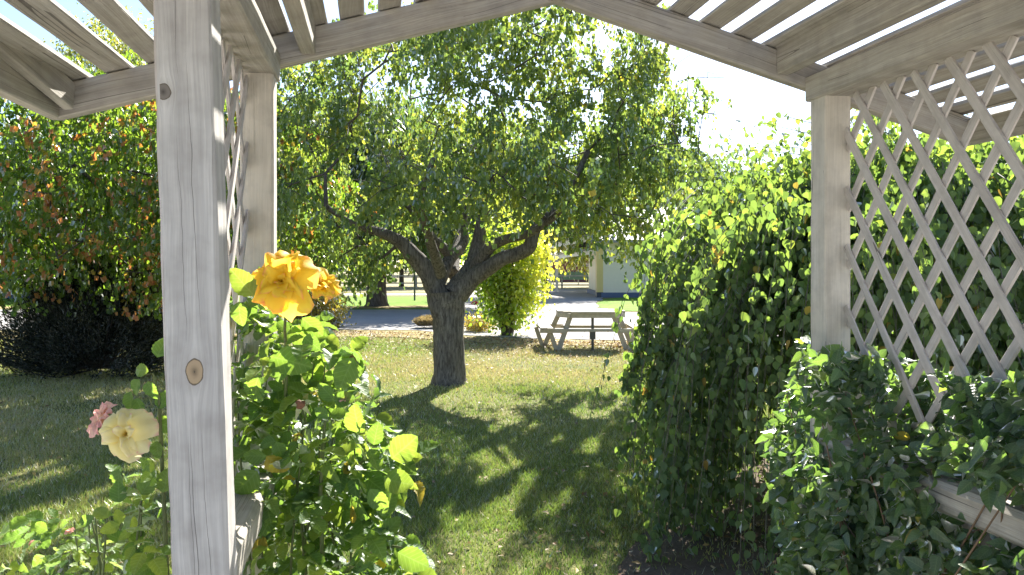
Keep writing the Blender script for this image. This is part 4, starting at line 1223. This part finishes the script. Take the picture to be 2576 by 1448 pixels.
# ================================================================== MIDDLE DISTANCE
def shrub(name, label, base, R, H, nst, leafm, per, lsize, seed, cat='shrub', stem_r=.03, tint=None, group=None, tmpl=None, flare=1.0, thr=.25, natt=160, low=.08):
    rng = np.random.default_rng(seed); random.seed(seed)
    base = Vector(base); root = empty(name, base, label, cat, group)
    t = Tree(); mb = MB()
    for k in range(nst):
        a = k * 2 * PI / nst + rng.uniform(-.3, .3); r = rng.uniform(.2, .6)
        b0 = base + Vector((math.cos(a) * .08 * R[0], math.sin(a) * .08 * R[0], -.03))
        e = base + Vector((math.cos(a) * R[0] * r, math.sin(a) * R[1] * r, H * rng.uniform(.6, .85)))
        mid = b0.lerp(e, .5) - Vector((math.cos(a), math.sin(a), 0)) * .06 * R[0]
        pts = [b0, b0.lerp(mid, .5), mid, e]; rs = [stem_r, stem_r * .85, stem_r * .65, stem_r * .3]
        mb.tube(pts, rs, 7, .1); t.limb([tuple(p) for p in pts], rs, -1)
    mb.build('stems', M['bark_far'], root)
    att = []
    while len(att) < natt:
        q = rng.uniform(-1, 1, (300, 3)); r = np.linalg.norm(q, axis=1)
        X = q.copy(); X[:, 2] = (q[:, 2] * .5 + .5)
        wz = flare + (1 - flare) * X[:, 2]
        X = np.stack([X[:, 0] * R[0] * wz, X[:, 1] * R[1] * wz, X[:, 2] * H], 1) + np.array(base)
        ok = (r < 1) & (vnoise(X, 3.2 / max(R[0], .3), seed) > thr) & (X[:, 2] > low)
        att += list(X[ok])
    att = np.array(att[:natt])
    ends = t.grow(att, .2, .02, first=0)
    t.mesh('branches', M['twig'], root, tip=.003, ex=.4, mx=stem_r * .6)
    E = np.array([t.p[i] for i in ends]); sp = max(R) * .18
    pos, ax, nr, sz = hang_leaves(E, None, per, (sp, sp, sp), .5, lsize, rng)
    k = pos[:, 2] > .02; pos, ax, nr, sz = pos[k], ax[k], nr[k], sz[k]
    tt = tint(pos, rng) if tint else np.clip(rng.normal(.5, .25, len(pos)), 0, 1)
    leaves('foliage', pos, ax, nr, sz, tmpl or T_lance(.3, .08, -.1), leafm, root, tt)
    return root

def ytint(pos, rng):
    return np.clip(.22 + (pos[:, 0] - .0) * .45 + (pos[:, 2] - 1.2) * .12 + rng.normal(0, .18, len(pos)), 0, 1)
b = G(1276, 845)
shrub('golden_leaved_shrub', 'tall yellow-green leafy shrub behind the tree trunk, glowing in the sun', (b.x, b.y, 0), (1.16, .9), 2.8, 9, M['yellow_leaf'], 38, .095, 41, 'shrub', .05, ytint, natt=210, tmpl=T_ovate(.38, .08, -.1), flare=.42, low=.38)
b = G(1075, 828)
def tuft(name, label, base, R, H, n, seed, mat):
    rng = np.random.default_rng(seed); root_p = Vector(base)
    a = rng.uniform(0, 2 * PI, n); r = rng.uniform(0, 1, n) ** .5
    p = np.stack([root_p.x + np.cos(a) * r * R * .35, root_p.y + np.sin(a) * r * R * .35, np.zeros(n)], 1)
    ax = np.stack([np.cos(a) * r * .9, np.sin(a) * r * .9, np.full(n, .8)], 1) + rng.normal(0, .12, (n, 3))
    o = leaves(name, p, ax, rng.normal(0, 1, (n, 3)), rng.uniform(.6, 1.15, n) * math.hypot(R, H) * .85, T_lance2(.018, .01, -.35), mat, None, rng.uniform(0, 1, n))
    return tag(o, label, 'grass clump')
tuft('grass_clump', 'low tawny ornamental grass clump beside the tree trunk', (b.x, b.y + .2, 0), .42, .34, 2600, 3, M['dry_grass'])
b = G(1215, 838)
shrub('low_shrub', 'small low reddish brown shrub between the trunk and the golden shrub', (b.x - .08, b.y + .4, 0), (.38, .35), .42, 6, M['gold_leaf'], 40, .05, 43, 'shrub', .01, lambda p, r: r.uniform(.4, 1, len(p)), natt=70, low=.03)
# red flower
fb = G(1196, 842); rt = empty('red_rose', (fb.x, fb.y, 0), 'single red flower on a thin stem just right of the tree trunk', 'flower')
mb = MB(); mb.tube([(fb.x, fb.y, 0), (fb.x + .02, fb.y, .4), (fb.x - .01, fb.y, .70)], [.01, .008, .006], 6); mb.build('stem', M['green_stem'], rt)
rose_flower('flower', (fb.x - .01, fb.y, .72), (0, -.5, .8), .09, M['red_petal'], rt, BUDDY, 23)
# golden shrub at left of driveway (behind the rose)
b = G(800, 826)
shrub('spotted_laurel', 'rounded golden yellow shrub beside the driveway behind the open rose', (b.x - .05, b.y, 0), (.80, .7), 1.22, 9, M['gold_leaf'], 50, .09, 45, 'shrub', .02, natt=150, low=.1)
# old tree by the far drive
def far_tree_trunk():
    b = G(948, 771)
    return b
b = far_tree_trunk()
random.seed(5)
tpts = [Vector((b.x, b.y, -.1)), Vector((b.x, b.y, .12)), Vector((b.x - .03, b.y, .75)), Vector((b.x + .02, b.y, 2.4))]
round_tree('old_willow', (b.x, b.y, 0), .42, 2.4, (b.x + .2, b.y - 1, 4.9), (7.0, 5.2, 3.4), 620, 120, .27, M['far_leaf'], M['bark_far'], 'old tree with a stout flared trunk on the bright verge beyond the driveway', seed=51, down=1.3, thr=.12, sp=.42, trunk_pts=tpts, floor=1.9)
def tree_by(name, x, base_y, top_y, wpx, leafm, label, seed, natt=170, per=60, ls=.26, group=None, low=.25, thr=.3, dark=None):
    g = G(x, base_y); d = g.y
    H = EYE + (HOR - top_y) / F * d; R = wpx / 2 / F * d
    cz = H * (.5 + low / 2); rz = H * (.5 - low / 2)
    round_tree(name, (g.x, g.y, 0), max(.12, H * .022), H * (low + .1), (g.x, g.y, cz), (R, R * .8, rz), natt, int(per * 1.8), ls * 1.2, leafm, M['bark_far'], label, seed=seed, sp=R * .13 + .1, group=group or 'background trees', thr=thr)
tree_by('yellow_tree', 285, 745, 30, 330, M['yellow_far_leaf'], 'tall thin-crowned tree with yellowing top behind the orange tree', 61, 230, 60, .22, low=.3)
tree_by('hedge_tree', 640, 735, 380, 420, M['far_leaf'], 'dense green tree far behind between the left posts', 62, 160, 60, .36)
tree_by('hedge_tree', 1010, 722, 470, 360, M['far_leaf'], 'distant rounded green tree behind the paddock fence', 63, 130, 60, .42)
tree_by('hedge_tree', 1500, 724, 480, 300, M['yellow_far_leaf'], 'distant yellowing tree behind the cream building canopy', 64, 130, 60, .40)
tree_by('hedge_tree', 1372, 744, 400, 330, M['far_leaf'], 'tall green tree added beside the walkway canopy to shade the driveway, mostly hidden by the big tree', 68, 170, 50, .26, low=.42, thr=.1)  # added tree, placed so its shade falls on the driveway
tree_by('hedge_tree', 60, 748, 420, 620, M['far_leaf'], 'dark distant tree behind the orange tree at the left edge', 65, 200, 60, .36)
tree_by('hedge_tree', 1750, 733, 420, 500, M['far_leaf'], 'green tree behind the cream building', 66, 150, 60, .36)
tree_by('hedge_tree', 2350, 745, 380, 600, M['far_leaf'], 'large green tree far behind the right lattice', 67, 150, 60, .36)
# small light green conifer by dark shrub
b = G(345, 800)
shrub('conifer', 'bright green upright conifer behind the dark juniper', (b.x - .25, b.y + .5, 0), (.55, .5), 2.35, 4, M['far_leaf'], 60, .10, 47, 'conifer', .04, lambda p, r: np.clip(r.normal(.55, .2, len(p)), 0, 1), natt=120, flare=1.1)

# ---- picnic table
def picnic():
    d = 15.4; c = G(1488, 878); c = Vector(((1490 - 1288) / F * d, d + .45, 0))
    root = empty('picnic_table', c, 'weathered timber picnic table with attached benches at the edge of the driveway', 'picnic table')
    wd = M['table_wood']; R_ = lambda x, y, z: c + Vector((x, y, z))
    # slatted top with clipped corners
    mb = MB()
    for k in range(8):
        y = -.57 + k * .163; hw = .66 - max(0, abs(y) - .30) * .9
        mb.beam(R_(-hw, y, .745), R_(hw, y, .745), .15, .038, cham=.005, seg=.3, jit=.0015)
    mb.build('table_top', wd, root)
    mb = MB()
    oc = [(-.64, -.30), (-.42, -.60), (.42, -.60), (.64, -.30), (.64, .30), (.42, .60), (-.42, .60), (-.64, .30)]
    for i in range(8):
        a = oc[i]; b_ = oc[(i + 1) % 8]; mb.beam(R_(a[0], a[1], .685), R_(b_[0], b_[1], .685), .035, .085, cham=.004)
    mb.build('apron', wd, root)
    for sg in (-1, 1):
        mb = MB()
        for k, off in enumerate((0, .125)):
            x = sg * (.86 + off)
            mb.beam(R_(x - sg * .04, -.74 + off * .5, .435), R_(x, .74 - off * .5, .435), .118, .045, cham=.005, seg=.3, jit=.0015)
        mb.beam(R_(sg * .50, -.66, .40), R_(sg * 1.02, -.66, .40), .04, .08, cham=.004)
        mb.beam(R_(sg * .50, .62, .40), R_(sg * 1.02, .62, .40), .04, .08, cham=.004)
        mb.build('bench', wd, root)
        for yy, xt, xb in ((-.48, .42, .66), (.40, .60, .90)):
            mb = MB(); mb.beam(R_(sg * xb, yy, 0), R_(sg * xt, yy * .9, .67), .095, .045, up=(0, 1, 0), cham=.004); mb.build('leg', wd, root)
            mb = MB(); mb.beam(R_(sg * (xb + .03), yy - .05, 0), R_(sg * (xb + .17), yy - .06, .40), .085, .04, up=(0, 1, 0), cham=.004); mb.build('strut', wd, root)
    for yy in (-.53, .44):
        mb = MB(); mb.beam(R_(-.55, yy, .40), R_(.55, yy, .40), .04, .055, cham=.004); mb.build('cross_rail', wd, root)
    mb = MB(); mb.beam(R_(0, -.50, .0), R_(0, -.50, .70), .05, .05, up=(0, 1, 0), cham=.004); mb.box(R_(0, -.50, .30), .11, .09, .14)
    mb.build('centre_post', M['metal'], root)
picnic()

# ---- cream building
def building():
    d = 43.0
    xl = (1517 - 1288) / F * d; 
    root = empty('school_building', (xl + 4, d + 4, 0), 'cream weatherboard building with yellow corner and dark blue base behind the picnic table', 'building')
    zt = 3.1
    mb = MB()
    # weatherboards: individual lapped boards on the front
    z = .28
    xe = xl + 2.72
    while z < zt:
        mb.poly([(xl, d - .03, z), (xe, d - .03, z), (xe, d, z + .17), (xl, d, z + .17)]); mb.poly([(xl, d, z), (xe, d, z), (xe, d - .03, z), (xl, d - .03, z)]); z += .17
    mb.box(((xl + xe) / 2, d + 4.03, (zt + .28) / 2), xe - xl, 8, zt - .28)
    mb.build('wall', M['paint_cream'], root)
    mb = MB(); mb.box((xe + .55, d + 4.2, 1.75), .9, 7.8, 2.7); mb.build('window', M['dark'], root)
    mb = MB(); mb.box((xe + 5.2, d + 4.05, 1.7), 8.2, 8, 2.84); w2 = mb.build('side_wall', M['paint_cream'], root)
    mb = MB(); mb.box((xl + 5.5, d + 4.0, .14), 11.2, 8.2, .275, cham=.01); mb.build('base', M['paint_blue'], root)
    mb = MB(); mb.box((xl - .17, d + .3, 1.62), .33, .7, 2.65); mb.build('corner_board', M['paint_yellow'], root)
    mb = MB(); mb.box((xl - .17, d + .3, .145), .36, .75, .29); mb.build('corner_base', M['dark'], root)
    # gabled roof over the whole block
    mb = MB(); ov = .7; x0 = xl - ov; x1 = xl + 11.8; ym = d + 4; zr = 5.2
    for (ya, yb) in ((d - ov, ym), (d + 8 + ov, ym)):
        mb.poly([(x0, ya, zt), (x1, ya, zt), (x1, yb, zr), (x0, yb, zr)])
        mb.poly([(x0, ya, zt - .15), (x0, yb, zr - .15), (x1, yb, zr - .15), (x1, ya, zt - .15)])
        mb.poly([(x0, ya, zt - .15), (x1, ya, zt - .15), (x1, ya, zt), (x0, ya, zt)])
    for x in (x0, x1):
        mb.poly([(x, d - ov, zt), (x, ym, zr), (x, ym, zr - .15), (x, d - ov, zt - .15)]); mb.poly([(x, d + 8 + ov, zt), (x, ym, zr), (x, ym, zr - .15), (x, d + 8 + ov, zt - .15)])
    mb.build('roof', M['roofing'], root)
    # gable infill
    mb = MB(); mb.poly([(xl, d + .05, zt - .1), (xl, d + 7.95, zt - .1), (xl, ym, zr - .2)]); mb.build('gable', M['paint_cream'], root)
building()
def canopy():
    root = empty('covered_walkway', (3.2, 48, 0), 'white open walkway canopy on slim posts beside the cream building', 'canopy')
    # long roof falling to the left
    a1 = Vector((4.9, 43.6, 2.42)); a2 = Vector((2.85, 56, 2.22))
    def slab(p, q, wv, th, drop, name, m):
        mb = MB(); w0 = Vector(wv)
        P4 = [p, q, q + w0, p + w0]
        up = [v + Vector((0, 0, th)) for v in P4]
        mb.poly(P4[::-1]); mb.poly(up)
        for i in range(4):
            j = (i + 1) % 4; mb.poly([P4[i], P4[j], up[j], up[i]])
        return mb.build(name, m, root)
    slab(a1 + Vector((0, 0, .0)), a2, (3.2, .4, .6), .26, 0, 'lower_fascia', M['paint_white'])
    b1 = Vector((4.6, 44.6, 3.15)); b2 = Vector((2.3, 57, 2.95))
    slab(b1, b2, (3.4, .4, .7), .30, 0, 'upper_fascia', M['paint_white'])
    slab(b1 + Vector((-.15, 0, .31)), b2 + Vector((-.15, 0, .31)), (3.8, .4, .8), .07, 0, 'roof_sheet', M['roof_grey'])
    slab(a1 + Vector((-.15, 0, .27)), a2 + Vector((-.15, 0, .27)), (1.2, .4, .25), .06, 0, 'roof_edge', M['roof_grey'])
    for (px, d, w_) in ((1384, 55, .42), (1401, 53.5, .34)):
        x = (px - 1288) / F * d; mb = MB(); mb.box((x, d, 1.12), w_ * .5, .2, 2.24); mb.build('post', M['paint_white'], root)
canopy()
def maroon():
    d = 92.0; x0 = (1385 - 1288) / F * d; x1 = (1512 - 1288) / F * d + 3
    root = empty('maroon_shed', ((x0 + x1) / 2, d + 3, 0), 'far maroon walled shed with grey roof seen under the canopy', 'building')
    mb = MB(); mb.box(((x0 + x1) / 2, d + 3, 1.35), x1 - x0, 6, 2.7); mb.build('wall', M['maroon'], root)
    mb = MB(); mb.box(((x0 + x1) / 2, d + 2.9, 2.85), x1 - x0 + .6, 6.6, .5); mb.build('roof', M['roof_grey'], root)
    mb = MB(); xs = (1440 - 1288) / F * d
    for k in range(2): mb.box((xs + .6 + .55, d - .04, 2.05 - k * .22), 1.9 - .1 * k, .05, .10)
    mb.build('sign_strip', M['paint_white'], root)
    r2 = empty('windbreak', (6.5, 78, 0), 'green windbreak cloth fence in front of the maroon shed', 'fence')
    mb = MB(); mb.box((6.5, 78, .85), 10.5, .05, .8); mb.build('cloth', M['green_cloth'], r2)
    for k in range(5):
        mb = MB(); mb.box((1.6 + k * 2.45, 78.1, .7), .1, .1, 1.4); mb.build('post', M['rail'], r2)
maroon()
def rail_fence(name, label, y, x0, x1, zs, n, th=.11, m='rail'):
    root = empty(name, ((x0 + x1) / 2, y, 0), label, 'fence', 'post and rail fences')
    for z in zs:
        mb = MB(); mb.beam((x0, y, z), (x1, y, z), .06, th, cham=.004); mb.build('rail', M[m], root)
    for k in range(n):
        x = x0 + (x1 - x0) * k / (n - 1); mb = MB(); mb.box((x, y + .09, max(zs) * .52), .13, .12, max(zs) * 1.1); mb.build('post', M['table_wood'], root)
rail_fence('rail_fence', 'timber post and rail fence across the field behind the old tree', 66, -22, .5, (.35, .95), 9)
rail_fence('rail_fence', 'white topped rail fence far behind the first across the paddock', 95, -36, 2, (.5, 1.2), 12, .16)
rail_fence('rail_fence', 'pale rail fence crossing under the walkway canopy', 61, 1.5, 8.5, (.30, 1.0), 4, .10)
# thin metal pole
g = G(1043, 757); mb = MB(); mb.tube([(g.x, g.y, 0), (g.x, g.y, 2.6)], [.045, .045], 10)
tag(mb.build('metal_pole', M['metal']), 'thin dark metal pole standing on the bright verge', 'pole')
# white building at far left
g = G(20, 752); root = empty('white_shed', (g.x - 1.5, g.y + 2, 0), 'pale blue-white clad shed at the far left edge beyond the shrubs', 'building')
mb = MB()
for k in range(24):
    x = g.x - 5.5 + k * .28; mb.box((x, g.y + (k % 2) * .03, 1.5), .278, .05, 2.6)
mb.build('wall', M['paint_white'], root)
mb = MB(); mb.box((g.x - 2.2, g.y + 2, 3.0), 8, 5, .3); mb.build('roof', M['roof_grey'], root)
mb = MB(); mb.box((g.x - 2.2, g.y + 1.2, .15), 6.7, 2.2, .3); mb.build('base', M['paint_blue'], root)

# ================================================================== RENDER SETTINGS
SC.render.engine = 'CYCLES'
cy = SC.cycles
cy.max_bounces = 7; cy.diffuse_bounces = 4; cy.glossy_bounces = 2; cy.transmission_bounces = 4; cy.transparent_max_bounces = 4
cy.caustics_reflective = False; cy.caustics_refractive = False
cy.use_adaptive_sampling = True; cy.adaptive_threshold = .015
cy.sample_clamp_indirect = 6
cy.use_denoising = True
try: cy.denoiser = 'OPENIMAGEDENOISE'
except Exception: pass
vs = SC.view_settings
vs.view_transform = 'Standard'; vs.look = 'None'; vs.exposure = 2.0; vs.gamma = 1.0
